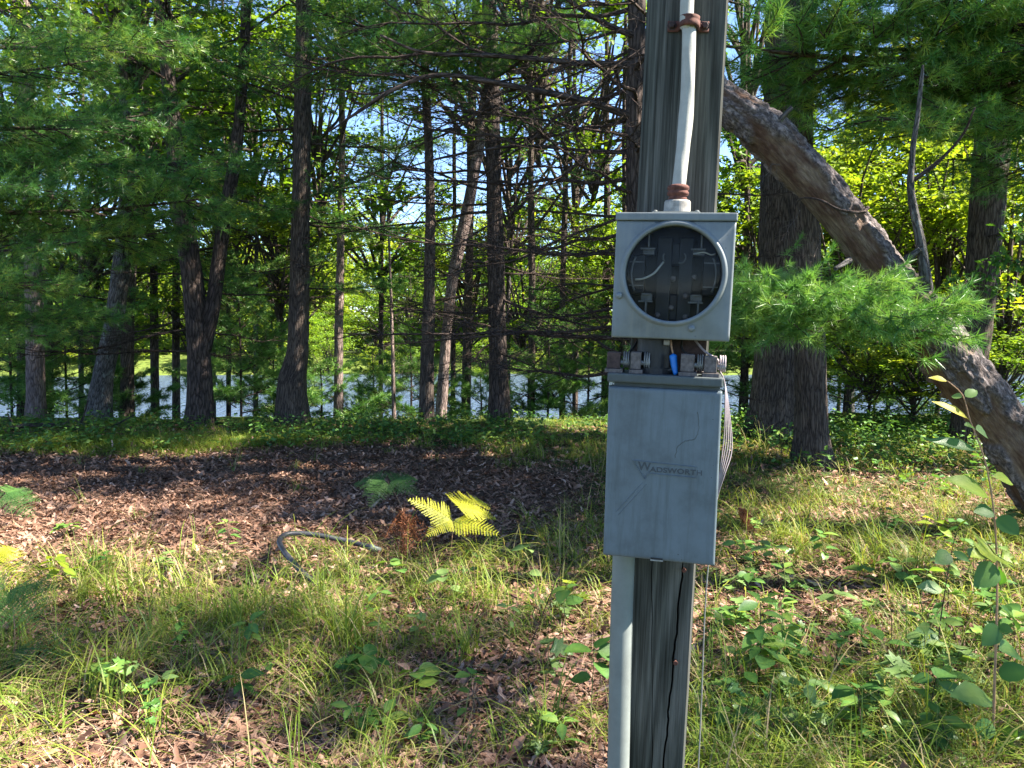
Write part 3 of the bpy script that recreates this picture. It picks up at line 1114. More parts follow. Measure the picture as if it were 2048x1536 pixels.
# pine just out of frame on the left whose soft boughs hang in front of the twin-stemmed pine
lp_base = np.array([-8.3, 8.6, float(H(-8.3, 8.6)) - .05])
lpine = thing('pine_tree', 'pine whose soft drooping boughs hang in front of the twin-stemmed pine', 'tree', lp_base)
link('trunk', trunk_mesh(np.array([[0, 0, 0], [.05, 0, 4], [0, .05, 8], [.05, .05, 12.]]), [.36, .3, .2, .05], M['pine_bark'], 72, 22), lpine)
rng = np.random.default_rng(56)
for (x, y, D, sc) in [(180, 340, 8.6, 1), (330, 330, 9.0, 1), (120, 500, 8.4, 1), (60, 570, 8.0, 1), (240, 230, 8.8, 1), (380, 400, 9.3, 1), (90, 240, 8.2, 1), (300, 470, 9.6, 1), (140, 130, 8.4, 1), (330, 90, 9.2, 1), (200, 640, 9.6, 1), (60, 680, 8.6, 1), (40, 380, 7.8, 1)]:
    q = at(x, y, D)
    p = np.array([-8.25, 8.6, q[2] + rng.uniform(-.1, .5)])
    o = link('bough', PINE_LONG[rng.integers(0, 3)], lpine)
    set_mw(o, p - lp_base, q - p, np.linalg.norm(q - p) / 3.4, rng.normal(0, .2))
for (x, y, D) in [(640, 40, 9.5), (760, 90, 9.2), (900, 30, 9.0), (560, 120, 9.8), (1080, 60, 9.0), (700, -30, 9.4)]:
    q = at(x, y, D)
    b_ = tree12_pts[0]
    p = path_at(tree12_pts, q[2] + rng.uniform(0, .4))
    o = link('bough', PINE_LONG[rng.integers(0, 3)], tree12)
    set_mw(o, p - b_, q - p, max(.75, np.linalg.norm(q - p) / 3.4), rng.normal(0, .2))

# --- right side
leaf_tree([(1545, 885, 108), (1550, 780, 92), (1555, 650, 84), (1566, 420, 84), (1580, 100, 92), (1583, 0, 90)], 10.1, 15, 'massive furrowed oak with a wide flaring foot beyond the meter post', 'oak_bark',
          [(MID_D, .6, .8, 10.5, 1.2)], 16, 56, relief=.026)
leaf_tree([(1626, 936, 76), (1622, 850, 62), (1618, 650, 60), (1610, 470, 56), (1600, 300, 50)], 8.2, 12, 'straight brown trunk in front of the massive furrowed oak', 'oak_bark',
          [(MID_D, -1.6, .3, 9.4, 1.1), (MID_D, .6, -.6, 8.4, 1.1)], 17, 44, relief=.014)  # second crown added above the view to shade the leaf litter
leaf_tree([(1932, 905, 66), (1940, 780, 54), (1958, 600, 56), (1975, 400, 62), (1996, 150, 66), (2010, 0, 66)], 9.6, 14, 'tall brown oak behind the leaning trunk, its right flank in sun', 'oak_bark',
          [(MID_D, .3, .4, 10.0, 1.2)], 18, 40, relief=.014,
          branches=[(OAKBR, 2.35, 260, .9, .0), (OAKBR, 2.2, 235, .8, -.1), (OAKBR, 2.6, 285, .8, .1), (OAKBR, 2.0, 270, .7, .0)])

# leaning peeling trunk
lp = [np.array([4.34, 5.42, -.25]), at(2060, 932, 5.45), at(1997, 848, 5.5), at(1906, 727, 5.5), at(1852, 653, 5.52), at(1754, 530, 5.55), at(1657, 407, 5.6), at(1593, 332, 5.65), at(1528, 262, 5.7), at(1440, 195, 5.75), at(1360, 150, 5.8)]
ld = [.42, .36, .345, .32, .305, .285, .265, .25, .235, .205, .16]
lb = lp[0].copy()
lt = thing('leaning_tree', 'thick dead trunk leaning steeply to the left with peeling reddish bark', 'tree', lb)
A = spath(np.c_[np.array(lp) - lb, np.array(ld) / 2], 400)
V, F, rest = tube_arrays(A[:, :3], A[:, 3], 110, None, 0)
nrm = V - np.r_[np.repeat(A[:, :3], 110, 0), A[[0], :3], A[[-1], :3]]
ln_ = np.linalg.norm(nrm, axis=1)[:, None] + 1e-9
nz = nrm / ln_
patch = noise3(rest * np.array([5, 5, 1.6]), 60) * .6 + noise3(rest * np.array([13, 13, 5]), 61) * .4
upside = nz[:, 2] * .6 + nz[:, 0] * .5 - nz[:, 1] * .05
bark = sstep(.40, .47, patch + upside * .20 + .005)
rid = np.minimum(np.abs(noise3(rest * np.array([26, 26, 9]), 62) - .5) * 4.4, 1) * .6 + np.minimum(np.abs(noise3(rest * np.array([48, 48, 20]), 66) - .5) * 4.4, 1) * .4
lump = noise3(rest * np.array([4, 4, 2.2]), 63) - .5
fine = noise3(rest * np.array([70, 70, 14]), 64) - .5
plate = noise3(rest * np.array([15, 15, 6]), 67)
bark = bark * np.where(plate > .30, 1.0, .35)
V = V + nz * (bark * (.014 + .030 * rid) + lump * .05 + fine * .014)[:, None]
mb = MB()
mb.add(V, F, tint=bark, rest=rest)
link('trunk', mb.mesh('leaning_trunk', [M['leaning']]), lt)
limb(lt, lb, [at(1856, 600, 5.45), at(1850, 545, 5.4), at(1838, 470, 5.4), at(1822, 380, 5.4), at(1826, 300, 5.4), at(1836, 225, 5.4), at(1846, 130, 5.4)], .042, .010, bark='grey_bark')
for (x, y, dx, dy, r_) in [(1812, 520, 28, -22, .03), (1700, 520, -30, 18, .022), (1935, 690, 26, -16, .026), (1560, 240, 24, -26, .02)]:
    limb(lt, lb, [at(x, y, 5.42), at(x + dx * .6, y + dy * .6, 5.38), at(x + dx, y + dy, 5.36)], r_, r_ * .6, 'stub', 'grey_bark')
limb(lt, lb, [at(1828, 360, 5.4), at(1880, 320, 5.35), at(1925, 270, 5.3), at(1950, 215, 5.2)], .016, .006, bark='twig')
limb(lt, lb, [at(1735, 415, 5.5), at(1725, 424, 5.32), at(1680, 420, 5.3), at(1640, 400, 5.36), at(1600, 398, 5.45), at(1588, 425, 5.5)], .012, .006, bark='twig')
for k, (x, y, dx, dy) in enumerate([(1600, 420, -60, 60), (1640, 470, -40, 60), (1560, 330, -60, 50), (1880, 640, 40, 60)]):
    o = link('twig', DEAD_PALE[k % 3], lt)
    p, q = at(x, y, 5.5), at(x + dx, y + dy, 5.3)
    set_mw(o, p - lb, q - p, .35, k)

# pine out of frame to the right whose boughs hang into the picture
rp_base = np.array([6.7, 7.7, float(H(6.7, 7.7)) - .05])
rp = thing('pine_tree', 'pine whose soft needle boughs hang over the leaning trunk', 'tree', rp_base)
rpts = np.array([rp_base, rp_base + [0, 0, 3], rp_base + [-.1, .1, 7], rp_base + [-.1, .1, 12]])
link('trunk', trunk_mesh(rpts - rp_base, [.34, .29, .2, .08], M['pine_bark'], 71, 26), rp)
rng = np.random.default_rng(55)
for (x, y, D, z0, sc, k) in [(1560, 150, 7.0, 3.5, 1.9, 0), (1700, 60, 6.8, 4.1, 1.75, 1), (1800, 160, 6.6, 3.6, 1.5, 2), (1620, -20, 7.0, 4.5, 1.9, 3), (1880, 230, 6.5, 3.1, 1.2, 4), (1900, 60, 6.4, 3.9, 1.3, 0), (1960, 330, 6.6, 2.7, .9, 1), (1750, 250, 6.7, 3.3, 1.5, 3), (1490, 120, 6.4, 4.0, 2.0, 2), (1820, -60, 6.5, 4.8, 1.5, 4), (1920, 150, 7.0, 3.4, 1.2, 2), (1640, 120, 6.6, 3.9, 1.2, 1), (2000, 120, 6.3, 3.6, 1, 0)]:
    p = np.array([6.65, 7.7, z0 + .5])
    q = at(x, y, D)
    o = link('bough', PINE_LONG[k % 3], rp)
    d = q - p
    set_mw(o, p - rp_base, d, np.linalg.norm(d) / 3.4, rng.normal(0, .2))
for k in range(2):
    z = 7.5 + 2 * k
    o = link('bough', PINE[k % 5], rp)
    az = k * 2.4
    set_mw(o, np.array([-.1, .1, z]), (math.cos(az), math.sin(az), .15), 1.25 * (1.25 - z / 14))
# the near fresh-green bough right of the meter, growing from the pine behind the post
for (x0, y0, D0, x1, y1, D1, k, sc) in [(1300, 560, 7.5, 1690, 600, 4.7, 0, 1.7), (1300, 640, 7.5, 1620, 620, 5.0, 1, 1.5), (1300, 600, 7.5, 1820, 650, 4.5, 0, 1.9), (1300, 560, 7.5, 1560, 575, 5.4, 1, 1.2)]:
    p, q = at(x0, y0, D0), at(x1, y1, D1)
    o = link('bough', PINE_NEAR[k], tp)
    set_mw(o, p - _b, q - p, np.linalg.norm(q - p) / 3.2, .1)

# --- unseen trees added out of frame to the right to shade the clearing
t = None
for k, (x, y, z, s) in enumerate([(9.5, 7.8, 9.5, 1.3), (7.3, 8.4, 9.6, 1.15)]):
    base = np.array([x, y, float(H(x, y)) - .05])
    t = thing('oak_tree', ['broad oak standing to the right of the leaning trunk', 'slim oak between the leaning trunk and the broad oak'][k], 'tree', base)
    link('trunk', trunk_mesh(np.array([[0, 0, 0], [.1, 0, 3], [0, .1, 7], [.1, .1, 11.]]), [.42, .36, .26, .1], M['oak_bark'], 80 + k, 20), t)
    o = link('crown', MID_D[k % 3], t)
    o.location = (0, 0, z)
    o.scale = (s, s, s * .8)
base = np.array([8.2, 3.9, float(H(8.2, 3.9)) - .05])
t = thing('pine_tree', 'tall open-crowned pine to the right of the clearing', 'tree', base)
link('trunk', trunk_mesh(np.array([[0, 0, 0], [.05, 0, 4], [0, .05, 9], [.05, .05, 12.5]]), [.38, .32, .2, .05], M['pine_bark'], 85, 18), t)
# its boughs are aimed along the sun so their shade lands in chosen bands
for m, (X_, Y_, r_) in enumerate([(-1.7, 3.7, 1.2), (-2.7, 3.45, 1.2), (-.7, 3.2, 1.0), (.2, 2.75, 1.0), (1.6, 2.9, 1.0), (-1.8, 6.5, 1.2)]):
    z = (8.1 - X_) / .93
    c = np.array([X_ + .93 * z, Y_ - .065 * z, z])
    for e in (-.36, -.12, .12, .36) if m < 3 else (-.15, .15):
        o = link('bough', PINE[(m * 3 + int(e * 9)) % 5], t)
        d = c - np.array([8.2, 3.9, z])
        n_ = np.linalg.norm(d)
        if n_ < .5:
            d = np.array([-1., 0, 0]) * .5
        a_ = math.atan2(d[1], d[0]) + e
        st_ = c - np.array([math.cos(a_), math.sin(a_), .1]) * r_ * .95 if n_ < .5 else np.array([8.2, 3.9, z])
        set_mw(o, st_ - base, (math.cos(a_), math.sin(a_), .08), max(r_ * .6, n_ / 1.45), e)

# --- understory on the right, sunlit yellow-green
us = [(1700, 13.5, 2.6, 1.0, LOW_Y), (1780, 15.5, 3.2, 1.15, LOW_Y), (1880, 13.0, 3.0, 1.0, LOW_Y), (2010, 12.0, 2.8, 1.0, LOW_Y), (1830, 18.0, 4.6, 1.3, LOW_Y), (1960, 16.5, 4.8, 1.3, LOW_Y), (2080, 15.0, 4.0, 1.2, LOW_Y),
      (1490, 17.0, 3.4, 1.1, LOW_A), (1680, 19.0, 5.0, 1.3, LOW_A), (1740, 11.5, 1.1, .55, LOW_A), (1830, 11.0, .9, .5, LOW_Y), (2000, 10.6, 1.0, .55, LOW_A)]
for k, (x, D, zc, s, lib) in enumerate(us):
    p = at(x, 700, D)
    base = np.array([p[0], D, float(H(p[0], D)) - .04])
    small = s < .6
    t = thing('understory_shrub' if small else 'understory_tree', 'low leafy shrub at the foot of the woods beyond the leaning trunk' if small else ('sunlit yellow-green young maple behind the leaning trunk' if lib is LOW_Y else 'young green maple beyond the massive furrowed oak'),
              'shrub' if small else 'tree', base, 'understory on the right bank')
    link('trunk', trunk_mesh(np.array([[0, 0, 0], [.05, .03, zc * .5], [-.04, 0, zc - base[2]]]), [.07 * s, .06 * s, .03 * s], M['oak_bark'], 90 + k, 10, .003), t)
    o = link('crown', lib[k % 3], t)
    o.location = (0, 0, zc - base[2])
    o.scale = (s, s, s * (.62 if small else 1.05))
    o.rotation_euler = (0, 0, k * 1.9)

# --- young pines along the water
yp = [(235, 17.5, 2.4), (480, 15.5, 3.4), (545, 18.0, 3.2), (745, 18.5, 2.2), (820, 17.0, 2.4), (1095, 16.0, 3.0), (1175, 17.0, 3.4), (130, 16.0, 3.6), (20, 15.0, 3.8), (1480, 15.0, 3.0), (1690, 14.5, 2.6), (1750, 16.0, 3.2), (640, 16.0, 1.5), (960, 17.5, 1.6)]
for k, (x, D, h) in enumerate(yp):
    p = at(x, 760, D)
    base = np.array([p[0], D, float(H(p[0], D)) - .04])
    t = thing('young_pine', 'young light-green pine sapling growing on the bank above the water', 'tree', base, 'young pines along the pond bank')
    link('trunk', trunk_mesh(np.array([[0, 0, 0], [.03, 0, h * .5], [0, .03, h]]), [.055, .04, .012], M['twig'], 120 + k, 8, 0, flare=.1), t)
    rng = np.random.default_rng(k)
    n = int(h * 9)
    for m in range(n):
        z = .25 + (h - .25) * m / n
        o = link('bough', PINE_YOUNG[m % 3], t)
        az = m * 2.4 + rng.normal(0, .3)
        set_mw(o, np.array([0, 0, z]), (math.cos(az), math.sin(az), .25 + .5 * z / h), (1.25 * (1 - z / h) + .3) * rng.uniform(.8, 1.2), rng.normal(0, .2))

# --- trees on the slope between the front row and the water, and on the far bank
for k, (x, D, w, top, s) in enumerate([(40, 17, 16, 12, 1.2), (95, 19, 18, 12, 1.2), (160, 18, 10, 10, 1.0), (350, 21, 16, 13, 1.2), (455, 20, 10, 11, 1.0), (510, 17.5, 10, 11, 1.0), (760, 21, 10, 12, 1.1), (1210, 20, 16, 12, 1.2), (1700, 21, 20, 13, 1.2), (1490, 15, 14, 11, 1.1), (190, 20, 12, 11, 1.2), (425, 18, 10, 10, 1.1), (560, 21, 12, 12, 1.2), (905, 21, 10, 11, 1.2), (1015, 20, 10, 11, 1.1), (1150, 22, 12, 12, 1.2), (1245, 18, 12, 11, 1.1)]):
    leaf_tree([(x, 815, w), (x + 2, 600, w * .9), (x + 4, 400, w * .8)], D, top, 'thin dark trunk among the trees down the slope to the pond', ['oak_bark', 'pine_bark', 'grey_bark'][k % 3],
              ([(MID_A, 0, 0, 4.8 + (k * 1.7) % 3.2, s)] if k % 3 != 1 else []) + ([(LOW_Y if k % 2 else LOW_A, .4, .3, 2.2 + (k * 1.3) % 1.8, .95)] if k % 2 or k > 9 else []), 30 + k, 14, 'thin trees on the slope to the pond', .004, 'slope_tree')

rng = np.random.default_rng(77)
nfar = 0
for row, (Y, n, x0, x1) in enumerate([(51, 17, -44, 50), (60, 16, -55, 60), (74, 15, -66, 70), (92, 14, -78, 82)]):
    for k in range(n):
        x = x0 + (x1 - x0) * (k + rng.uniform(.15, .85)) / n
        y = Y + rng.uniform(-3, 4)
        h = rng.uniform(8.0, 13.5) + row * 1.5
        if -20 < x < 1 and row == 0:
            h *= .7
        base = np.array([x, y, float(H(x, y)) - .1])
        yel = rng.random() < .45
        t = thing('far_tree', 'leafy yellow-green tree on the far bank of the pond' if yel else 'leafy green tree on the far bank of the pond', 'tree', base, 'trees on the far bank')
        link('trunk', trunk_mesh(np.array([[0, 0, 0], [.1, 0, h * .4], [0, .1, h * .8]]), [.4, .3, .12], M['oak_bark'], 150 + nfar, 10, 0, .6), t)
        s = h / 11.5
        lib = FAR_B if yel else FAR_A
        o = link('crown', lib[nfar % 3], t)
        o.location = (0, 0, h * .44)
        o.scale = (s * rng.uniform(.85, 1.1), s * .95, s)
        o.rotation_euler = (0, 0, rng.uniform(0, 6.28))
        nfar += 1

# low bushes along the far shore
for k in range(78):
    k3 = k % 26
    yr = (47, 55, 64)[k // 26]
    x = (-36 + 76 * (k3 + rng.uniform(.1, .9)) / 26) * yr / 47
    y = yr + rng.uniform(-1.5, 2.5)
    if yr == 47 and -25 < x < -19:
        continue
    base = np.array([x, y, float(H(x, y)) - .1])
    yel = k % 3 == 0
    t = thing('shore_bush', 'low yellow-green bush along the far shore of the pond' if yel else 'low green bush along the far shore of the pond', 'bush', base, 'bushes along the far shore')
    s = rng.uniform(.6, 1.1) * (1, 1.6, 2.1)[k // 26]
    link('stem', trunk_mesh(np.array([[0, 0, 0], [.05, 0, .5], [0, .05, 1.2 * s]]), [.08, .06, .03], M['oak_bark'], 400 + k, 8, 0, .3), t)
    o = link('crown', (LOW_Y if yel else LOW_A)[k % 3], t)
    o.location = (0, 0, 1.5 * s)
    o.scale = (s * 1.25, s, s * .8)
    o.rotation_euler = (0, 0, k * 1.7)

# ------------------------------------------------------------------ the meter post
PA, PT = math.radians(12.6), math.radians(2.0)
_n = np.array([-math.sin(PA), -math.cos(PA), 0])
_s0 = np.array([math.cos(PA), -math.sin(PA), 0])
_u = math.cos(PT) * np.array([0, 0, 1.]) + math.sin(PT) * _s0
_s = math.cos(PT) * _s0 - math.sin(PT) * np.array([0, 0, 1.])
P0 = np.array([0, 0, CAMZ]) + ray(1345, 640) * 1.34       # a point on the box fronts
PM = Matrix.Identity(4)
for a in range(3):
    PM[a][0], PM[a][1], PM[a][2], PM[a][3] = _s[a], -_n[a], _u[a], P0[a]
# local axes on the post: x right, y into the post, z up; box fronts at y = 0, post face at y = .10


def pthing(name, label, cat, base):
    t = thing(name, label, cat, mw=PM @ Matrix.Translation(base), group=None)
    t['_b'] = list(base)
    return t


def ppart(t, name, mb, mat, **k):
    return part(name, mb, mat, t, base=tuple(t['_b']), **k)


def lpart(t, parent, name, mb, mat, **k):
    return part(name, mb, mat, parent, base=tuple(t['_b']), **k)


post = pthing('wooden_post', 'weathered grey square timber post carrying the meter boxes', 'post', (-.005, .173, -1.62))
XL, XR = -.078, .068
zs = np.concatenate([np.linspace(-1.8, -.35, 90), np.linspace(-.33, 1.9, 60)])
rows = []
for z in zs:
    k = sstep(-.44, -.5, z)
    c1 = np.interp(z, [-1.8, -.88, -.47], [.015, .028, .043]) + .0012 * math.sin(z * 60) + .0008 * math.sin(z * 173)
    c2 = np.interp(z, [-1.8, -.85, -.5], [.010, .004, -.015]) + .0008 * math.sin(z * 41)
    w1 = .0022 * k + 1e-5
    w2 = .0009 * k * (.4 + .6 * abs(math.sin(z * 9))) + 1e-5
    xs = [XL, XL + .004, XL + .03, c2 - w2, c2, c2 + w2, (c1 + c2) / 2, c1 - w1, c1, c1 + w1 * .8, XR - .004, XR]
    ys = [.104, .1, .1, .1, .1 + .012 * k, .1, .1, .1, .1 + .03 * k, .1, .1, .104]
    ring = list(zip(xs, ys)) + [(XR, .242), (XR - .004, .246), (XL + .004, .246), (XL, .242)]
    rows.append([(x, y, z) for x, y in ring])
V = np.array(rows).reshape(-1, 3)
m_ = len(rows[0])
Q = [(i * m_ + (j + 1) % m_, i * m_ + j, (i + 1) * m_ + j, (i + 1) * m_ + (j + 1) % m_) for i in range(len(rows) - 1) for j in range(m_)]
Q = [(a, b, c, d) for b, a, d, c in Q]
mb = MB()
mb.quads(V, Q)
o_ = (len(rows) - 1) * m_
mb.add(V[o_:o_ + m_], [(0, k, k + 1) for k in range(1, m_ - 1)])
ppart(post, 'timber', mb, M['post'])
for (x, z) in ((.0455, -.478), (.0395, -.664)):
    mb = MB()
    lathe(mb, [(.0002, .016), (.0042, .0155), (.0045, .013), (.0018, .012), (.0018, -.005)], (x, .1, z), 'y', 10)
    V = mb.V[0]
    ppart(post, 'nail', mb, M['rust'])

# ---- upper box: meter socket
CX, CZ, CR = -.003, .081, .083
ms = pthing('meter_socket', 'upper grey metal box with a round clear cover over empty meter jaws', 'meter box', (-.0035, .1, -.034))
mb = MB()
x0, x1, z0, z1 = -.1045, .0975, -.0325, .1735
boxm(mb, x0, x0 + .002, .012, .099, z0, z1)
boxm(mb, x1 - .002, x1, .012, .099, z0, z1)
boxm(mb, x0 + .002, x1 - .002, .012, .099, z0, z0 + .002)
boxm(mb, x0 + .002, x1 - .002, .012, .099, z1 - .002, z1)
boxm(mb, x0 + .002, x1 - .002, .095, .0985, z0 + .002, z1 - .002)
ppart(ms, 'housing', mb, M['galv_up'])
# cover: plate with round opening, rolled edges
mb = MB()
N = 96
x0, x1, z0, z1 = -.1065, .0990, -.0345, .1725
ths = np.linspace(0, 2 * np.pi, N, endpoint=False)


def sq(th, x0, x1, z0, z1, r=.004):
    d = np.array([math.cos(th), math.sin(th)])
    c = np.array([CX, CZ])
    k = min(((x1 if d[0] > 0 else x0) - c[0]) / d[0] if abs(d[0]) > 1e-9 else 9, ((z1 if d[1] > 0 else z0) - c[1]) / d[1] if abs(d[1]) > 1e-9 else 9)
    return c + d * k


def corner_ths():
    t = list(ths)
    for (x, z) in ((x0, z0), (x1, z0), (x1, z1), (x0, z1)):
        a = math.atan2(z - CZ, x - CX) % (2 * math.pi)
        k = int(np.argmin([abs(((b - a + math.pi) % (2 * math.pi)) - math.pi) for b in t]))
        t[k] = a
    return t


ths = corner_ths()
rings = []
for r, y in ((CR, .012), (CR, -.002), (CR + .0015, -.0055), (CR + .0045, -.0065), (CR + .0075, -.005), (CR + .0095, -.001), (CR + .011, 0.0)):
    rings.append([(CX + r * math.cos(t), y, CZ + r * math.sin(t)) for t in ths])
for ins, y in ((.004, 0.0), (.0015, .0008), (.0003, .0025), (0, .005), (0, .024), (.0012, .024)):
    rings.append([(p[0], y, p[1]) for p in (sq(t, x0 + ins, x1 - ins, z0 + ins, z1 - ins) for t in ths)])
V = np.array(rings).reshape(-1, 3)
Q = [(i * N + j, i * N + (j + 1) % N, (i + 1) * N + (j + 1) % N, (i + 1) * N + j) for i in range(len(rings) - 1) for j in range(N)]
mb.quads(V, Q)
cover = ppart(ms, 'cover', mb, M['galv_up'], smooth=True)
cover.data.polygons.foreach_set('use_smooth', np.full(len(cover.data.polygons), True))
mb = MB()
boxm(mb, -.108, .1005, -.0035, .0995, .1727, .1865)
ppart(ms, 'rain_lip', mb, M['galv_up'], bevel=.0025)
for (x, z) in ((-.0955, .0403), (.0336, -.0137)):
    mb = MB()
    lathe(mb, [(.0062, 0.0), (.006, .0025), (.0045, .0045), (.002, .0055), (.0001, .0057)], (x, 0, z), 'y', 18)
    lpart(ms, cover, 'screw', mb, M['galv_up'], smooth=True)
mb = MB()
prof = [(.0001, .006)] + [(CR * math.sin(a), .0005 + .0055 * math.cos(a)) for a in np.linspace(.1, math.pi / 2, 10)]
lathe(mb, prof, (CX, 0, CZ), 'y', 64)
ppart(ms, 'clear_cover', mb, M['glass'], smooth=True)
# inside
mb = MB()
boxm(mb, -.1, .093, .088, .093, -.028, .169)
boxm(mb, -.1, -.0985, .02, .088, -.028, .169)
boxm(mb, .0915, .093, .02, .088, -.028, .169)
ppart(ms, 'inside_lining', mb, M['black'])  # black lining stands in for the shade of the recess
mb = MB()
boxm(mb, -.033, -.008, .045, .088, -.012, .150)
boxm(mb, .006, .030, .045, .088, -.012, .150)
boxm(mb, -.008, .006, .050, .088, -.002, .046)
boxm(mb, -.008, .006, .052, .088, .100, .140)
ppart(ms, 'insulator_block', mb, M['inner'], bevel=.003)
for sx in (-1, 1):
    for zc, up in ((.128, 1), (.034, -1)):
        mb = MB()
        xc = CX + sx * .044
        boxm(mb, xc - .012, xc + .008, .030, .060, zc - .006 * up - .006, zc - .006 * up + .006)
        boxm(mb, xc - .0015 + sx * .002, xc + .0015 + sx * .002, .020, .05, min(zc, zc + up * .034), max(zc, zc + up * .034))
        boxm(mb, xc - .016, xc + .010, .022, .026, zc - .0035, zc - .0005)
        boxm(mb, xc - .010, xc + .006, .024, .032, zc - .011 * up - .0012, zc - .011 * up + .0012)
        ppart(ms, 'jaw', mb, M['jaw_metal'], bevel=.0006)
    for zc in (.060, .102):
        mb = MB()
        xa = CX + sx * .078
        boxm(mb, min(xa, xa - sx * .026), max(xa, xa - sx * .026), .018, .021, zc - .0009, zc + .0009)
        ppart(ms, 'bracket', mb, M['jaw_metal'])
    mb = MB()
    tube(mb, [(CX + sx * .074 * math.cos(a), .02, CZ + .074 * math.sin(a)) for a in np.linspace(-.42, .42, 14)], .0019, 8)
    ppart(ms, 'retainer_arc', mb, M['jaw_metal'], smooth=True)
    mb = MB()
    boxm(mb, min(CX + sx * .052, CX + sx * .074), max(CX + sx * .052, CX + sx * .074), .05, .09, .045, .118)
    ppart(ms, 'side_block', mb, M['inner'], bevel=.003)
mb = MB()
tube(mb, spath([(-.070, .03, .071), (-.055, .026, .073), (-.038, .026, .082), (-.027, .03, .096), (-.022, .04, .104)], 22), .0019, 8)
ppart(ms, 'wire', mb, M['cable'], smooth=True)
mb = MB()
tube(mb, spath([(.03, .03, .118), (.048, .026, .121), (.060, .027, .117), (.068, .03, .119)], 16), .0014, 8)
ppart(ms, 'wire', mb, M['cable'], smooth=True)
for sx in (-1, 1):
    mb = MB()
    tube(mb, [(CX + sx * .011 + .0001, .036, .112) + np.array([.009 * math.cos(a), 0, .010 * math.sin(a)]) for a in np.linspace(-2.0 if sx > 0 else 2.4, .9 if sx > 0 else 4.0, 12)], .0016, 6)
    ppart(ms, 'spring_clip', mb, M['jaw_metal'], smooth=True)
for (x, z) in ((-.003, .075), (.034, .078), (-.028, .008), (.022, .006), (-.004, .022), (.020, .044)):
    mb = MB()
    lathe(mb, [(.0052, -.01), (.0052, .0), (.003, .002), (.0001, .0022)], (x, .043, z), 'y', 12)
    ppart(ms, 'bolt', mb, M['lug'], smooth=False)
# hub on top
mb = MB()
boxm(mb, -.047, .038, .018, .094, .1867, .1915)
hub = ppart(ms, 'hub_flange', mb, M['galv_dark'], bevel=.002)
mb = MB()
lathe(mb, [(.0, .192), (.0238, .192), (.0242, .194), (.0236, .213), (.022, .2155), (.0, .2155)], (-.003, .06, 0), 'z', 40)
lpart(ms, hub, 'hub', mb, M['cast'], smooth=False)
for x in (-.041, .032):
    mb = MB()
    lathe(mb, [(.0045, .1915), (.0045, .1935), (.0025, .195), (.0, .195)], (x, .03, 0), 'z', 12)
    lpart(ms, hub, 'screw', mb, M['galv_dark'], smooth=True)

# ---- service cable, its rusty collar and clamp
ca = pthing('service_cable', 'thick off-white cable running down the post face into the upper box', 'cable', (-.003, .06, .216))
mb = MB()
cp = spath([(-.004, .062, 1.8), (-.006, .066, 1.0), (-.005, .072, .567), (.001, .076, .52), (.0040, .074, .40), (.002, .068, .32), (-.002, .062, .245), (-.003, .06, .214)], 240)
V, F, rest = tube_arrays(cp, .0122, 28)
nb = len(cp)
ang = np.arctan2(rest[:, 1], rest[:, 0])
s_ = rest[:, 2]
tw = np.maximum(0, np.cos(2 * (ang + s_ * 16))) ** 3
cen = np.r_[np.repeat(cp, 28, 0), cp[[0, -1]]]
V = V + (V - cen) * (.10 * tw)[:, None]
mb.add(V, F)
ppart(ca, 'sheath', mb, M['cable'], smooth=True)
mb = MB()
lathe(mb, [(.0, .2157), (.0165, .2157), (.0172, .2185), (.0158, .2215), (.0158, .224), (.0192, .226), (.0196, .230), (.0176, .2325), (.0176, .2345), (.0198, .2365), (.0192, .241), (.016, .2435), (.0122, .2435)], (-.003, .06, 0), 'z', 36)
ppart(ca, 'collar', mb, M['rust'], smooth=True)
cl = pthing('cable_clamp', 'rusty strap clamp holding the white cable to the post', 'clamp', (-.003, .1, .53))
mb = MB()
c_x, c_y = .0012, .0745
prof = []
for a in np.linspace(-.25, math.pi + .25, 22):
    prof.append((c_x + .0145 * math.cos(a), c_y - .0145 * math.sin(a)))
prof = [(.036, .0975), (.020, .0975), (.0165, .090)] + prof + [(-.0148, .090), (-.019, .0975), (-.038, .0975)]
th_ = .0022
V = []
for (x, y) in prof:
    for z in (.524, .5275, .5305, .534, .538, .543):
        rib = .0016 if abs(z - .529) < .003 or abs(z - .541) < .003 else 0
        V.append((x + (rib * (x - c_x) / .0145 if y < .09 else 0), y - (rib * max(0, (c_y - y)) / .0145), z - .06 * (x)))
nz_ = 6
Q = [(i * nz_ + j, (i + 1) * nz_ + j, (i + 1) * nz_ + j + 1, i * nz_ + j + 1) for i in range(len(prof) - 1) for j in range(nz_ - 1)]
mb.quads(np.array(V), Q)
st = ppart(cl, 'strap', mb, M['rust'], smooth=True)
sm = st.modifiers.new('thick', 'SOLIDIFY')
sm.thickness = th_
for x in (-.030, .029):
    mb = MB()
    lathe(mb, [(.0001, .010), (.005, .010), (.0062, .008), (.0062, .003), (.009, .0028), (.009, .0)], (x, .0975, .5345 - .06 * x), 'y', 6)
    ppart(cl, 'bolt', mb, M['rust_dark'])

# ---- lower box: breaker enclosure
lb_ = pthing('breaker_box', 'lower grey metal box with a closed embossed door', 'electrical box', (-.005, .1, -.437))
mb = MB()
boxm(mb, -.0985, .089, .012, .099, -.428, -.1148)
ppart(lb_, 'housing', mb, M['galv_dark'], bevel=.002)
mb = MB()
boxm(mb, -.1095, .0925, -.006, .099, -.1146, -.0985)
ppart(lb_, 'hood', mb, M['galv_dark'], bevel=.003)
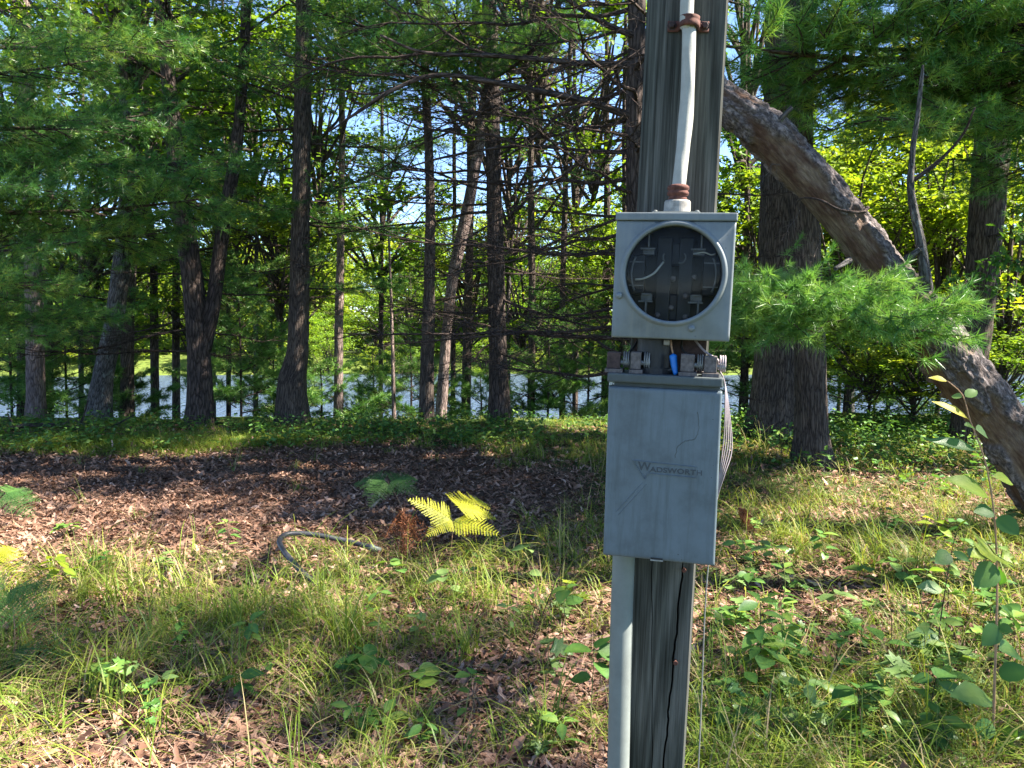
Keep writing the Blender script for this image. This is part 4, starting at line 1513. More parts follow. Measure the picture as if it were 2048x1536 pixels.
# door: sheet with rolled edges, slight oil-canning and a pressed fold near the right edge
mb = MB()
dx0, dx1, dz0, dz1 = -.1030, .0968, -.4366, -.1225
nxg, nzg = 41, 61
gxs = np.r_[dx0, dx0 + .0012, np.linspace(dx0 + .004, dx1 - .004, nxg - 4), dx1 - .0012, dx1]
gzs = np.r_[dz0, dz0 + .0012, np.linspace(dz0 + .004, dz1 - .004, nzg - 4), dz1 - .0012, dz1]
X, Z = np.meshgrid(gxs, gzs)
Y = -.0012 * (noise2(X * 16, Z * 12, 9) - .5) - .0015 * np.exp(-((X - .062) / .006) ** 2) * sstep(-.44, -.3, Z)
taper = (Z - dz0) / (dz1 - dz0)
X = X - .0045 * (taper) * np.where(X > 0, 1, .9)
edge = np.minimum(np.minimum(X - X.min(1)[:, None], X.max(1)[:, None] - X), np.minimum(Z - dz0, dz1 - Z))
Y = Y + np.where(edge < 1e-6, .004, np.where(edge < .002, .001, 0))
V = np.stack([X, Y, Z], -1).reshape(-1, 3)
i, j = np.meshgrid(np.arange(nzg - 1), np.arange(nxg - 1), indexing='ij')
mb.quads(V, np.stack([i * nxg + j, i * nxg + j + 1, (i + 1) * nxg + j + 1, (i + 1) * nxg + j], -1).reshape(-1, 4))
bd = [k for k in range(nxg)] + [r * nxg + nxg - 1 for r in range(1, nzg)] + [(nzg - 1) * nxg + k for k in range(nxg - 2, -1, -1)] + [r * nxg for r in range(nzg - 2, 0, -1)]
vb = V[bd]
vk = vb + np.array([0, .018, 0])
nbd = len(bd)
mb.quads(np.vstack([vb, vk]), [(k, k + nbd, (k + 1) % nbd + nbd, (k + 1) % nbd) for k in range(nbd)])
door = ppart(lb_, 'door', mb, M['galv_low'], smooth=True)
es = door.modifiers.new('split', 'EDGE_SPLIT')
es.split_angle = math.radians(60)
# embossed outline and lettering
emb = MB()


def bar(mb, a, b, w=.0016, h=.0020):
    a, b = np.array(a), np.array(b)
    d = (b - a) / np.linalg.norm(b - a)
    n = np.array([-d[1], d[0]]) * w / 2
    a, b = a - d * w / 2, b + d * w / 2
    lo, hi = .0008, -.0006 - h
    V = []
    for p in (a - n, b - n, b + n, a + n):
        V.append((p[0], lo, p[1]))
    for p in (a - n * .5, b - n * .5, b + n * .5, a + n * .5):
        V.append((p[0], hi, p[1]))
    mb.quads(V, [(4, 5, 6, 7), (0, 1, 5, 4), (1, 2, 6, 5), (2, 3, 7, 6), (3, 0, 4, 7)])


A_, B_, C_ = (-.0565, -.2555), (-.0190, -.2570), (-.0345, -.2885)
bar(emb, A_, B_)
bar(emb, A_, C_)
bar(emb, C_, (-.0275, -.2745))
bar(emb, B_, (.0555, -.2595))
bar(emb, (.0555, -.2595), (.0565, -.2785))
bar(emb, (.0565, -.2785), (-.0275, -.2770))
lpart(lb_, door, 'emblem_outline', emb, M['galv_low'])
for a_, b_ in (((-.038, -.296), (-.082, -.352)), ((-.031, -.298), (-.078, -.358))):
    mb = MB()
    bar(mb, a_, b_, .0014, .0003)
    lpart(lb_, door, 'pressed_crease', mb, M['galv_low'])
mb = MB()
tube(mb, spath([(.0525, -.0002, -.160), (.0555, -.0004, -.185), (.0530, -.0002, -.205), (.0440, -.0002, -.211), (.0300, -.0002, -.216), (.0205, -.0002, -.226), (.0165, -.0002, -.245)], 40) + np.random.default_rng(2).normal(0, .0006, (40, 3)) * np.array([1, 0, 1]), .00075, 5)
lpart(lb_, door, 'scratch', mb, M['galv_dark'])


def lettering(body, size, x, z, name, sx=1.0):
    cu = bpy.data.curves.new(name, 'FONT')
    cu.body = body
    cu.size = size
    cu.extrude = .0007
    cu.bevel_depth = .00025
    cu.space_character = 1.06
    ob = bpy.data.objects.new(name, cu)
    COL.objects.link(ob)
    dg = bpy.context.evaluated_depsgraph_get()
    me = bpy.data.meshes.new_from_object(ob.evaluated_get(dg))
    bpy.data.objects.remove(ob)
    me.name = name
    me.materials.clear()
    me.materials.append(M['galv_letter'])
    b = np.array(lb_['_b'])
    mt = Matrix.Translation((x - b[0], -.0006 - b[1], z - b[2])) @ Matrix.Rotation(math.radians(90), 4, 'X') @ Matrix.Diagonal((sx, 1, 1, 1))
    me.transform(mt)
    return link(name, me, door)


M['galv_letter'] = metal_mat('worn_raised_letters', (.036, .045, .054), .5, 0, (.024, .03, .036))  # letters darker than the door
lettering('W', .0235, -.0475, -.2725, 'letter', .95)
lettering('ADSWORTH', .0128, -.0255, -.2735, 'lettering', 1.22)
mb = MB()
boxm(mb, -.0170, .0060, -.0022, .012, -.4372, -.4348)
lpart(lb_, door, 'latch_tab', mb, M['dull_metal'])
mb = MB()
boxm(mb, -.0160, .0050, -.0010, .010, -.4346, -.4318)
lpart(lb_, door, 'latch_slot', mb, M['black'])

# ---- black nipple joining the boxes
nip = pthing('pipe_nipple', 'short black pipe joining the two grey boxes', 'pipe', (-.03, .055, -.0983))
mb = MB()
lathe(mb, [(.0, -.0983), (.036, -.0983), (.036, -.088), (.030, -.088), (.030, -.036), (.0, -.036)], (-.032, .055, 0), 'z', 30)
ppart(nip, 'pipe', mb, M['black'], smooth=False)
mb = MB()
boxm(mb, -.070, .062, .082, .0995, -.098, -.0365)
ppart(nip, 'backing', mb, M['rust_dark'])  # dark sheet added for the shade between the boxes

# ---- corroded wire clamps on the lower box
for k, (x, w, h, col, ring) in enumerate([(-.101, .024, .030, 'rust_dark', 0), (-.061, .018, .032, 'lug', 1), (.030, .024, .032, 'lug', 1), (.070, .022, .030, 'lug', 2)]):
    t = pthing('wire_clamp', ['reddish rusted wire clamp at the outer end of the lower box top', 'corroded wire clamp beside the reddish rusted one', 'corroded wire clamp next to the blue splice', 'corroded wire clamp with bare coiled wire above the hanging wires'][k], 'clamp', (x, .03, -.0985))
    mb = MB()
    boxm(mb, x - w * .62, x + w * .72, .004, .06, -.0984, -.0915)
    ppart(t, 'base_plate', mb, M['lug'], bevel=.0012)
    mb = MB()
    boxm(mb, x - w / 2, x + w / 2, .008, .034, -.0913, -.0913 + h)
    ppart(t, 'block', mb, M[col], bevel=.0015)
    mb = MB()
    lathe(mb, [(.0, .0), (.0045, .0), (.0045, .016), (.0, .016)], (x + w / 2, .022, -.0905 + h * .35), 'x', 8)
    ppart(t, 'bolt', mb, M['dull_metal'])
    mb = MB()
    for q in range(3):
        tube(mb, [(x + w / 2 + .006 + q * .004, .030 + .012 * math.cos(a), -.075 + .014 * math.sin(a)) for a in np.linspace(0, 5.4, 18)], .0016, 6)
    ppart(t, 'coiled_wire', mb, M['wire_pink' if ring == 2 else 'dull_metal'], smooth=True)
    mb = MB()
    tube(mb, spath([(x + w * .3, .045, -.09), (x + w * .7, .05, -.072), (x + w * .45 - (.02 if x > 0 else -.02), .06, -.055), (x * .6, .07, -.036)], 16), .0022, 6)
    ppart(t, 'lead', mb, M['wire_pink' if k == 3 else 'black'], smooth=True)

# ---- blue splice
bs = pthing('wire_splice', 'bright blue tapered wire splice hanging between the boxes', 'wire splice', (.0105, .018, -.0985))
mb = MB()
tube(mb, spath([(.0035, .024, -.0600), (.0065, .021, -.078), (.0105, .016, -.0978)], 12), [.0001, .0068, .0068, .0066, .0064, .0062, .006, .0057, .0053, .0048, .0044, .003], 18)
ppart(bs, 'sleeve', mb, M['blue'], smooth=True)
mb = MB()
tube(mb, spath([(.0035, .024, -.0605), (.0005, .027, -.048), (-.0015, .03, -.036)], 8), .0016, 8)
ppart(bs, 'bare_wire', mb, M['stalk'], smooth=True)
mb = MB()
boxm(mb, -.014, -.003, .024, .036, -.046, -.036)
ppart(bs, 'tan_tag', mb, M['cast'], bevel=.002)

# ---- hanging wires right of the lower box
hw = pthing('hanging_wires', 'loose bundle of pale pinkish wires hanging beside the lower box', 'wires', (.1, .06, -.32))
rng = np.random.default_rng(4)
for k in range(5):
    bul = .003 + .004 * k
    mb = MB()
    tube(mb, spath([(.078, .05, -.078), (.0965, .05 + .004 * k, -.105), (.100 + bul * .5, .055 + .004 * k, -.16), (.100 + bul, .06 + .003 * k, -.21 - .006 * k), (.0985 + bul * .5, .06, -.265 - .004 * k), (.0975, .06 + .002 * k, -.30 - .008 * k), (.0955, .075, -.36 - .01 * k), (.092, .09, -.40)], 50), .0011, 7)
    ppart(hw, 'wire', mb, M['wire_pink'], smooth=True)
gw = pthing('ground_wire', 'single thin grey wire running down the right side of the post', 'wire', (.085, .09, -1.6))
mb = MB()
tube(mb, spath([(.092, .09, -.40), (.089, .09, -.55), (.094, .10, -.8), (.096, .11, -1.1), (.10, .12, -1.64)], 40), .0013, 6)
ppart(gw, 'wire', mb, M['dull_metal'], smooth=True)

# ---- grey conduit
co = pthing('conduit_pipe', 'smooth grey plastic conduit pipe running down from the lower box', 'pipe', (-.06, .075, -1.62))
mb = MB()
tube(mb, spath([(-.0695, .073, -.425), (-.0675, .073, -.6), (-.060, .0725, -.88), (-.052, .072, -1.2), (-.045, .072, -1.72)], 40), .0215, 40)
ppart(co, 'pipe', mb, M['pvc'], smooth=True)
mb = MB()
lathe(mb, [(.0216, -.445), (.0245, -.445), (.0248, -.430), (.0, -.430)], (-.0692, .073, 0), 'z', 32)
ppart(co, 'adapter', mb, M['pvc'])

# ------------------------------------------------------------------ things on the ground
hose_px = [(748, 1097, .05), (700, 1084, .06), (645, 1072, .10), (600, 1067, .13), (570, 1070, .14), (559, 1085, .13), (575, 1112, .10), (605, 1145, .06), (632, 1168, .03), (655, 1190, .0)]


def over_ground(x, y, z):
    p = gp(x, y)
    r = ray(x, y)
    k = (p[2] + z - CAMZ) / r[2]
    q = np.array([0, 0, CAMZ]) + r * k
    return q


hp = [over_ground(*q) for q in hose_px]
hb = gp(640, 1120)
ho = thing('black_pipe', 'bent loop of black plastic pipe sticking up out of the leaf litter', 'pipe', hb)
mb = MB()
hpp = spath(np.array(hp) - hb, 90)
tube(mb, hpp, .0185, 18)
link('pipe', mb.mesh('pipe', [M['hose']]), ho)
for k, nm in ((0, 'end_fitting'), (-1, 'end_fitting')):
    mb = MB()
    a, b = hpp[k], hpp[k + (2 if k == 0 else -2)]
    d = (a - b) / np.linalg.norm(a - b)
    tube(mb, [a - d * .03, a - d * .002, a + d * .002, a + d * .05], [.024, .024, .019, .019], 16)
    link(nm, mb.mesh(nm, [M['pvc']]), ho)

fb_pts = [at(-60, 885, 11), at(0, 866, 11), at(40, 853, 11), at(100, 850, 11), at(150, 858, 11), at(185, 868, 10.8), at(230, 850, 10.8), at(268, 830, 10.8)]
fbb = gp(150, 870)
fb = thing('fallen_branch', 'dark forked fallen branch lying on the green bank', 'branch', fbb)
limb(fb, fbb, fb_pts[:6], .045, .024, 'stem', 'pine_bark')
limb(fb, fbb, fb_pts[4:], .022, .01, 'fork', 'pine_bark')
limb(fb, fbb, [at(28, 856, 11), at(20, 838, 11), at(14, 825, 11)], .014, .006, 'stub', 'pine_bark')
limb(fb, fbb, [at(150, 858, 11), at(165, 838, 11), at(176, 800, 11)], .02, .008, 'stub', 'pine_bark')
for k, (x, y, dx, dy) in enumerate([(180, 868, -20, 60), (200, 870, 30, 50), (120, 852, 40, 40)]):
    o = link('twig', DEAD_PALE[k % 3], fb)
    p, q = at(x, y, 10.8), at(x + dx, y + dy * .2, 10.4)
    set_mw(o, p - fbb, q - p, .8, k)

# ---- leaf litter
rng = np.random.default_rng(31)


def in_view(p, m=.1):
    d = p - np.array([0, 0, CAMZ])
    z = d @ _fw
    return (np.abs(d[:, 0] / z) < 1024 / FPX * (1 + m)) & (np.abs((d @ _up) / z) < 768 / FPX * (1 + m)) & (z > .3)


def scatter_xy(n, y0, y1, power=1.0):
    """points in the view wedge, denser close by"""
    y = y0 + (y1 - y0) * rng.random(n) ** power
    x = (rng.random(n) * 2 - 1) * (y * .72 + .3)
    return x, y


lx, ly = scatter_xy(110000, 2.3, 11.5, 1.3)
g = green(lx, ly)
keep = rng.random(len(lx)) < (1.02 - .62 * g)
lx, ly = lx[keep], ly[keep]
C = np.stack([lx, ly, H(lx, ly) + rng.uniform(.002, .035, len(lx))], -1)
mb = MB()
n = len(C)
kinds = rng.integers(0, 3, n)
for k, sh in enumerate((leaf_shape([(0, 0), (.22, .16), (.36, .08), (.62, .24), (1, 0)], .4, .25), leaf_shape([(0, 0), (.3, .2), (.6, .22), (1, 0)], .6, .5), leaf_shape([(0, .02), (.2, .17), (.34, .08), (.5, .25), (.62, .11), (.85, .14), (1, 0)], -.35, -.35))):
    s = kinds == k
    m = s.sum()
    X = rng.normal(0, 1, (m, 3)) * np.array([1, 1, .25])
    Nn = rng.normal(0, .30, (m, 3)) + np.array([0, 0, 1.])
    t = np.clip(rng.normal(.40, .26, m) + (fbm2(C[s, 0] * 1.3, C[s, 1] * 1.3, 8) - .5) * .4, 0, 1)
    scatter_leaves(mb, C[s], X, Nn, np.clip(rng.lognormal(-3.08, .40, m), .018, .095), sh, 0, t)
# fallen needles and straw
sx_, sy_ = scatter_xy(26000, 2.3, 8.0, 1.3)
st0 = np.stack([sx_, sy_, H(sx_, sy_) + rng.uniform(.012, .05, len(sx_))], -1)
sd0 = rng.normal(0, 1, (len(sx_), 3)) * np.array([1, 1, .18])
sd0 /= np.linalg.norm(sd0, axis=1)[:, None]
ln0 = rng.uniform(.05, .20, (len(sx_), 1))
wd0 = np.cross(sd0, np.array([0, 0, 1.])) * .0014
mb.add(np.stack([st0 - wd0, st0 + wd0, st0 + sd0 * ln0], 1).reshape(-1, 3), np.arange(len(sx_) * 3).reshape(-1, 3), tint=np.repeat(np.clip(rng.normal(.75, .2, len(sx_)), 0, 1), 3))
o = link('leaf_litter', mb.mesh('leaf_litter', [M['litter']]), kind='stuff')
o['label'] = 'dry brown fallen oak leaves covering the forest floor'
o['category'] = 'leaf litter'


# ---- grass
def blades(mb, C, az, ln, wd, bend, tint, nseg=4):
    """arching blades at C"""
    k = len(C)
    d = np.stack([np.cos(az), np.sin(az), np.zeros(k)], -1)
    side = np.stack([-np.sin(az), np.cos(az), np.zeros(k)], -1)
    rows = []
    for j in range(nseg + 1):
        t = j / nseg
        a = bend * t
        up = ln * t * np.cos(a * .75)
        out = ln * t * np.sin(a * .75)
        c = C + d * out[:, None] + np.array([0, 0, 1.]) * up[:, None]
        w = wd * (1 - t ** 1.6) * (.6 + .4 * min(1, t * 4)) if j < nseg else wd * 0
        rows.append(c - side * w[:, None])
        if j < nseg:
            rows.append(c + side * w[:, None])
    V = np.stack(rows, 1)
    nv = V.shape[1]
    F = []
    for j in range(nseg - 1):
        a = 2 * j
        F += [(a, a + 1, a + 3), (a, a + 3, a + 2)]
    a = 2 * (nseg - 1)
    F += [(a, a + 1, a + 2)]
    F = np.array(F)[None] + (np.arange(k) * nv)[:, None, None]
    mb.add(V.reshape(-1, 3), F.reshape(-1, 3), tint=np.repeat(tint, nv))


def tufts(mb, tx, ty, per, hmin, hmax, wd, rng, dry=.12):
    n = len(tx)
    k = np.maximum(3, rng.poisson(per, n))
    idx = np.repeat(np.arange(n), k)
    m = len(idx)
    hh = rng.uniform(hmin, hmax, n)[idx] * rng.uniform(.5, 1.15, m)
    off = rng.normal(0, .022, (m, 2)) * (1 + per / 30)
    x, y = tx[idx] + off[:, 0], ty[idx] + off[:, 1]
    C = np.stack([x, y, H(x, y) - .01], -1)
    az = rng.uniform(0, 6.283, m)
    lean = rng.uniform(0, 6.283, n)[idx]
    az = np.where(rng.random(m) < .35, lean, az)
    bend = np.clip(rng.normal(1.75, .6, m), .2, 3.2)
    t = np.clip(rng.normal(.42, .14, n)[idx] + rng.normal(0, .12, m), 0, .85)
    t = np.where(rng.random(m) < dry * 1.8, rng.uniform(.85, 1, m), t)
    blades(mb, C, az, hh, wd * rng.uniform(.6, 1.3, m), bend, t)


mb = MB()
tx, ty = scatter_xy(9500, 2.3, 9.5, 1.2)
g = green(tx, ty)
cl_ = sstep(.44, .62, fbm2(tx * 1.5, ty * 1.5, 71)) + .30 * (tx > .8)
keep = rng.random(len(tx)) < np.clip(g * 1.25 - .22, .02, 1) * np.clip(.06 + cl_, 0, 1) * .72
tx, ty = tx[keep], ty[keep]
hf = len(tx) // 2
tufts(mb, tx[:hf], ty[:hf], 16, .12, .34, .0018, rng)
tufts(mb, tx[hf:], ty[hf:], 12, .18, .50, .0032, rng)
tx, ty = scatter_xy(3000, 8.0, 12.6, 1.0)
keep = rng.random(len(tx)) < green(tx, ty)
tufts(mb, tx[keep], ty[keep], 12, .10, .24, .0028, rng, .08)
# lush strip beyond the leaf litter
tx, ty = rng.normal(-4.6, 1.3, 1700), rng.normal(9.75, .33, 1700)
tufts(mb, tx, ty, 12, .10, .20, .0028, rng, .0)
o = link('woodland_grass', mb.mesh('woodland_grass', [M['grass']]), kind='stuff')
o['label'] = 'arching green sedge and grass covering the clearing'
o['category'] = 'grass'

# ---- low ground cover along the bank and on the right
mb = MB()
cx, cy = scatter_xy(1300, 9.2, 12.2, 1.0)
x2, y2 = rng.uniform(2.2, 9, 700), rng.uniform(6.8, 12, 700)
cx, cy = np.r_[cx, x2], np.r_[cy, y2]
keep = rng.random(len(cx)) < .25 + .7 * sstep(.42, .6, fbm2(cx * .7, cy * .7, 40))
cx, cy = cx[keep], cy[keep]
n = len(cx)
hgt = rng.uniform(.06, .24, n) * (1 + .3 * (cx > 2))
per = 16
idx = np.repeat(np.arange(n), per)
off = rng.normal(0, 1, (len(idx), 3)) * np.array([.11, .11, .3])
P = np.stack([cx[idx] + off[:, 0], cy[idx] + off[:, 1], H(cx[idx], cy[idx]) + hgt[idx] * np.clip(.7 + off[:, 2], .1, 1.3)], -1)
m = len(P)
tt = np.clip(rng.normal(.45, .2, n)[idx] + rng.normal(0, .12, m), 0, 1)
scatter_leaves(mb, P, rng.normal(0, 1, (m, 3)) * np.array([1, 1, .3]), rng.normal(0, .35, (m, 3)) + np.array([0, 0, 1.]), rng.uniform(.035, .085, m), LEAF6, 0, tt)
o = link('ground_cover', mb.mesh('ground_cover', [M['seedling']]), kind='stuff')
o['label'] = 'low leafy undergrowth along the bank and under the trees'
o['category'] = 'ground cover'

# ---- big individual grass tufts
tuft_px = [(225, 1215, .42, 'tall upright tuft of pale green grass at the edge of the leaf litter'), (690, 1300, .42, 'broad-bladed dark green grass tuft beyond the fallen leaves'), (930, 1320, .34, 'arching grass tuft left of the conduit pipe'), (470, 1270, .34, 'blue-green grass tuft beside the dry stalks'),
           (980, 1210, .28, 'grass tuft in front of the yellow bracken'), (1560, 1090, .30, 'sunlit grass tuft right of the lower box'), (1730, 1150, .28, 'pale sunlit grass tuft in the right clearing'), (560, 1180, .26, 'grass tuft beside the black pipe'), (1100, 1480, .34, 'dark grass tuft beside the foot of the conduit'), (1640, 1430, .30, 'drooping grass tuft in the shaded right foreground'), (300, 1480, .30, 'yellowish fine grass tuft in the sunlit leaves'), (640, 1200, .30, 'grass tuft around the end of the black pipe')]
for k, (x, y, h, lab) in enumerate(tuft_px):
    p = gp(x, y)
    r2 = np.random.default_rng(600 + k)
    mb = MB()
    m = 34
    Cb = np.stack([r2.normal(0, .03, m), r2.normal(0, .03, m), np.full(m, -.01)], -1)
    blades(mb, Cb, r2.uniform(0, 6.283, m), h * r2.uniform(.5, 1.2, m), .0042 * r2.uniform(.6, 1.2, m) * (1.3 if k in (0, 1, 3) else .8), np.clip(r2.normal(1.1, .5, m), .1, 2.4), np.clip(r2.normal(.42, .15, m), 0, .9), 6)
    thing('grass_tuft', lab, 'grass', p, 'single grass tufts in the clearing', data=mb.mesh('grass_tuft', [M['grass']]))

# ---- seedlings with separate leaves
LM = {}


def leaf_mesh(kind, mat):
    if (kind, mat) not in LM:
        out = {'oval': OVAL, 'oak': OAK, 'maple': MAPLE, 'round': [(0, 0), (.08, .20), (.28, .36), (.55, .38), (.82, .22), (1, 0)], 'long': [(0, 0), (.15, .08), (.4, .14), (.7, .11), (1, 0)]}[kind]
        r = np.random.default_rng(len(LM))
        V, F = leaf_shape(out, .22, .22)
        m_ = MB()
        # short stalk
        V = V + np.array([.12, 0, 0])
        m_.add(V, F, tint=np.where(np.arange(len(V)) % 3 == 0, .72, .45) + .05 * np.sin(np.arange(len(V))))
        m_.add([(0, .008, 0), (0, -.008, 0), (.14, -.008, 0), (.14, .008, 0)], [(0, 1, 2), (0, 2, 3)], tint=.5)
        me = m_.mesh('leaf', [M[mat]])
        LM[(kind, mat)] = me
    return LM[(kind, mat)]


def leaf_obj(parent, p, d, size, kind, mat, roll=0.):
    o = link('leaf', leaf_mesh(kind, mat), parent)
    set_mw(o, p, d, size, roll)
    return o


def seedling(px, h, nl, size, kind, mat, label, group, seed, lean=(0, 0), name='seedling'):
    p = gp(*px)
    r = np.random.default_rng(seed)
    t = thing(name, label, 'seedling', p, group)
    top = np.array([lean[0], lean[1], h]) + np.r_[r.normal(0, .03, 2), 0]
    P = spath([np.zeros(3) - [0, 0, .02], top * .5 + r.normal(0, .02, 3), top], 10)
    mb = MB()
    tube(mb, P, np.linspace(.0032, .0014, 10), 5)
    link('stem', mb.mesh('stem', [M['green_stem'] if seed % 2 else M['twig']]), t)
    for k in range(nl):
        s = 1 if k >= nl - 3 else r.uniform(.45, 1)
        b = P[int(s * 9)]
        az = k * 2.4 + r.normal(0, .4)
        leaf_obj(t, b, (math.cos(az), math.sin(az), r.uniform(-.25, .35)), size * r.uniform(.7, 1.2), kind, mat, r.normal(0, .3))
    return t


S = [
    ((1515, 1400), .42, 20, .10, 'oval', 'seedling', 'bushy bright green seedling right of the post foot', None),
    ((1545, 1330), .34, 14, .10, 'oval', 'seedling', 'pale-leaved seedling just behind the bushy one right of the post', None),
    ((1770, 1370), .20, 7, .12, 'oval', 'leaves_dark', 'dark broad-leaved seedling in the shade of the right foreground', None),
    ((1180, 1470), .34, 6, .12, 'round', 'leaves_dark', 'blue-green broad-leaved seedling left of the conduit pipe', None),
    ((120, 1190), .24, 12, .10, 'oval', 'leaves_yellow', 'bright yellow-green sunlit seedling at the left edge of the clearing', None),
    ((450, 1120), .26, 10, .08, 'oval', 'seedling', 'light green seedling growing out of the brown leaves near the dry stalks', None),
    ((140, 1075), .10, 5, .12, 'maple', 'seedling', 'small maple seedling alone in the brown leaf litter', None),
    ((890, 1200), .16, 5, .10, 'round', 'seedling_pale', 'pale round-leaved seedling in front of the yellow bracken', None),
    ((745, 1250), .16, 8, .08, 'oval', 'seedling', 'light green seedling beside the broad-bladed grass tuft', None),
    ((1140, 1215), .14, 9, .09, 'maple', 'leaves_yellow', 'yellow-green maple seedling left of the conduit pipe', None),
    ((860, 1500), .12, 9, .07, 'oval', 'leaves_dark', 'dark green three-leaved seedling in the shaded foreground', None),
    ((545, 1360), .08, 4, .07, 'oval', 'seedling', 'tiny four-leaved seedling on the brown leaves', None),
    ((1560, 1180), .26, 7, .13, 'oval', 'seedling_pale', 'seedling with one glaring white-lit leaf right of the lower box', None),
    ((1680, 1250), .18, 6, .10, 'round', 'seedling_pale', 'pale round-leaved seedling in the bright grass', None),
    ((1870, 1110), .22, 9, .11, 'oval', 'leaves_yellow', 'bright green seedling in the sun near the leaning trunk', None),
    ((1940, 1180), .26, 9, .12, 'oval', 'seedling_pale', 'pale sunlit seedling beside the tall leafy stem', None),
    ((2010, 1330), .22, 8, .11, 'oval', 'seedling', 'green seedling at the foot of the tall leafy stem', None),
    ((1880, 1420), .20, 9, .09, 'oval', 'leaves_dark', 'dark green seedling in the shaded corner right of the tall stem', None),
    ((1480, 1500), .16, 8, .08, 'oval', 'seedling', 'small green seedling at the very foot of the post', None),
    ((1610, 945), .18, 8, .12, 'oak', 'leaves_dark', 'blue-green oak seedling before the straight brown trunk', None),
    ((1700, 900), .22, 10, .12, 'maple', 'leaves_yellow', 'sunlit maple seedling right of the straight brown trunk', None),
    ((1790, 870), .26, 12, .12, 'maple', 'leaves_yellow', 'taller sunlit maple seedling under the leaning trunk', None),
]
for k, (px, h, nl, sz, kd, mt, lab, grp) in enumerate(S):
    seedling(px, h, nl, sz, kd, mt, lab, grp, 700 + k)
r3 = np.random.default_rng(88)
for k in range(120):
    x, y = (r3.uniform(20, 2030), r3.uniform(1110, 1520)) if k % 2 else (r3.uniform(1430, 2040), r3.uniform(1040, 1520))
    if 1190 < x < 1420:
        continue
    right = x > 1420
    kd, mt = ['oval', 'oval', 'round', 'maple'][r3.integers(0, 4)], ['seedling', 'seedling_pale', 'seedling', 'leaves_dark', 'seedling_pale'][r3.integers(0, 5)]
    seedling((x, y), r3.uniform(.06, .26), r3.integers(4, 10), r3.uniform(.055, .105), kd, mt,
             'small %s seedling with %s leaves in the grass %s of the post' % ({'seedling': 'bright green', 'leaves_dark': 'dark green', 'seedling_pale': 'pale green'}[mt], {'oval': 'oval', 'round': 'round', 'maple': 'lobed'}[kd], 'right' if right else 'left'),
             'small seedlings scattered in the grass', 800 + k)

# ---- tall leafy stem at the right
D_ = 2.65
sp = [at(1982, 1575, D_), at(1988, 1400, D_), at(1994, 1200, D_), at(1990, 1050, D_), at(1972, 930, D_), at(1940, 840, D_), at(1925, 790, D_), at(1895, 762, D_)]
sp[0][2] = float(H(sp[0][0], sp[0][1])) - .02
tb = sp[0].copy()
ts = thing('tall_seedling', 'tall slender stem with large alternating leaves, yellow at its tip', 'sapling', tb)
P = spath(np.array(sp) - tb, 60)
mb = MB()
tube(mb, P, np.linspace(.0055, .0018, 60), 8)
link('stem', mb.mesh('stem', [M['stalk']]), ts)
for (x0, y0, x1, y1, kd, mt, dD, rl) in [(1898, 764, 1866, 752, 'oval', 'leaf_yellow', 0, .3), (1928, 795, 1952, 780, 'round', 'seedling_pale', .0, .6), (1926, 795, 1905, 790, 'round', 'seedling_pale', .03, .4), (1942, 842, 1886, 800, 'long', 'leaf_yellow', -.02, -.6), (1948, 858, 1978, 868, 'round', 'seedling_pale', .02, .5), (1948, 855, 1935, 848, 'round', 'seedling', -.02, .2),
                                         (1962, 905, 1880, 872, 'long', 'seedling', -.03, -.5), (1980, 952, 2030, 960, 'oval', 'leaves_yellow', .03, -.4), (1980, 945, 1960, 932, 'oval', 'leaves_yellow', 0, .2), (1985, 1000, 1918, 952, 'oval', 'leaves_yellow', -.05, -.4), (1990, 1030, 2032, 1062, 'round', 'leaves_dark', -.06, .7), (1990, 1025, 1958, 1020, 'round', 'leaves_dark', -.02, .5),
                                         (1996, 1110, 1962, 1100, 'maple', 'leaves_yellow', -.1, .1), (1996, 1108, 2035, 1122, 'maple', 'leaves_yellow', -.03, .1), (1994, 1125, 1962, 1165, 'round', 'leaves_dark', -.05, .9), (1996, 1130, 2010, 1160, 'oval', 'leaves_dark', .05, .4), (1996, 1210, 2045, 1245, 'oval', 'seedling', .05, 0), (1996, 1245, 1975, 1285, 'round', 'leaves_dark', -.04, .8), (1995, 1250, 2020, 1260, 'round', 'leaves_dark', -.04, .8),
                                         (1990, 1350, 2050, 1340, 'round', 'leaves_dark', -.06, .4), (1988, 1400, 1930, 1380, 'oval', 'seedling', -.1, .1), (1986, 1470, 2020, 1500, 'round', 'leaves_dark', -.08, .4), (1986, 1440, 1960, 1470, 'round', 'leaves_dark', -.04, .7), (1990, 1300, 2048, 1300, 'oval', 'seedling', .08, .2), (1985, 1490, 2040, 1460, 'maple', 'seedling', -.1, .2)]:
    a, b = at(x0, y0, D_), at(x1, y1, D_ + dD)
    leaf_obj(ts, a - tb, b - a, np.linalg.norm(b - a) / .98, kd, mt, (1 if x1 > x0 else -1) * (.55 + .5 * abs(rl)))
D_ = 3.4
sp = [gp(1875, 1330), at(1880, 1250, D_), at(1895, 1150, D_), at(1905, 1095, D_), at(1915, 1060, D_)]
tb = sp[0].copy()
ts = thing('tall_seedling', 'thin dark-stemmed seedling with few leaves beside the tall leafy stem', 'sapling', tb)
P = spath(np.array(sp) - tb, 30)
mb = MB()
tube(mb, P, np.linspace(.004, .0016, 30), 6)
link('stem', mb.mesh('stem', [M['twig']]), ts)
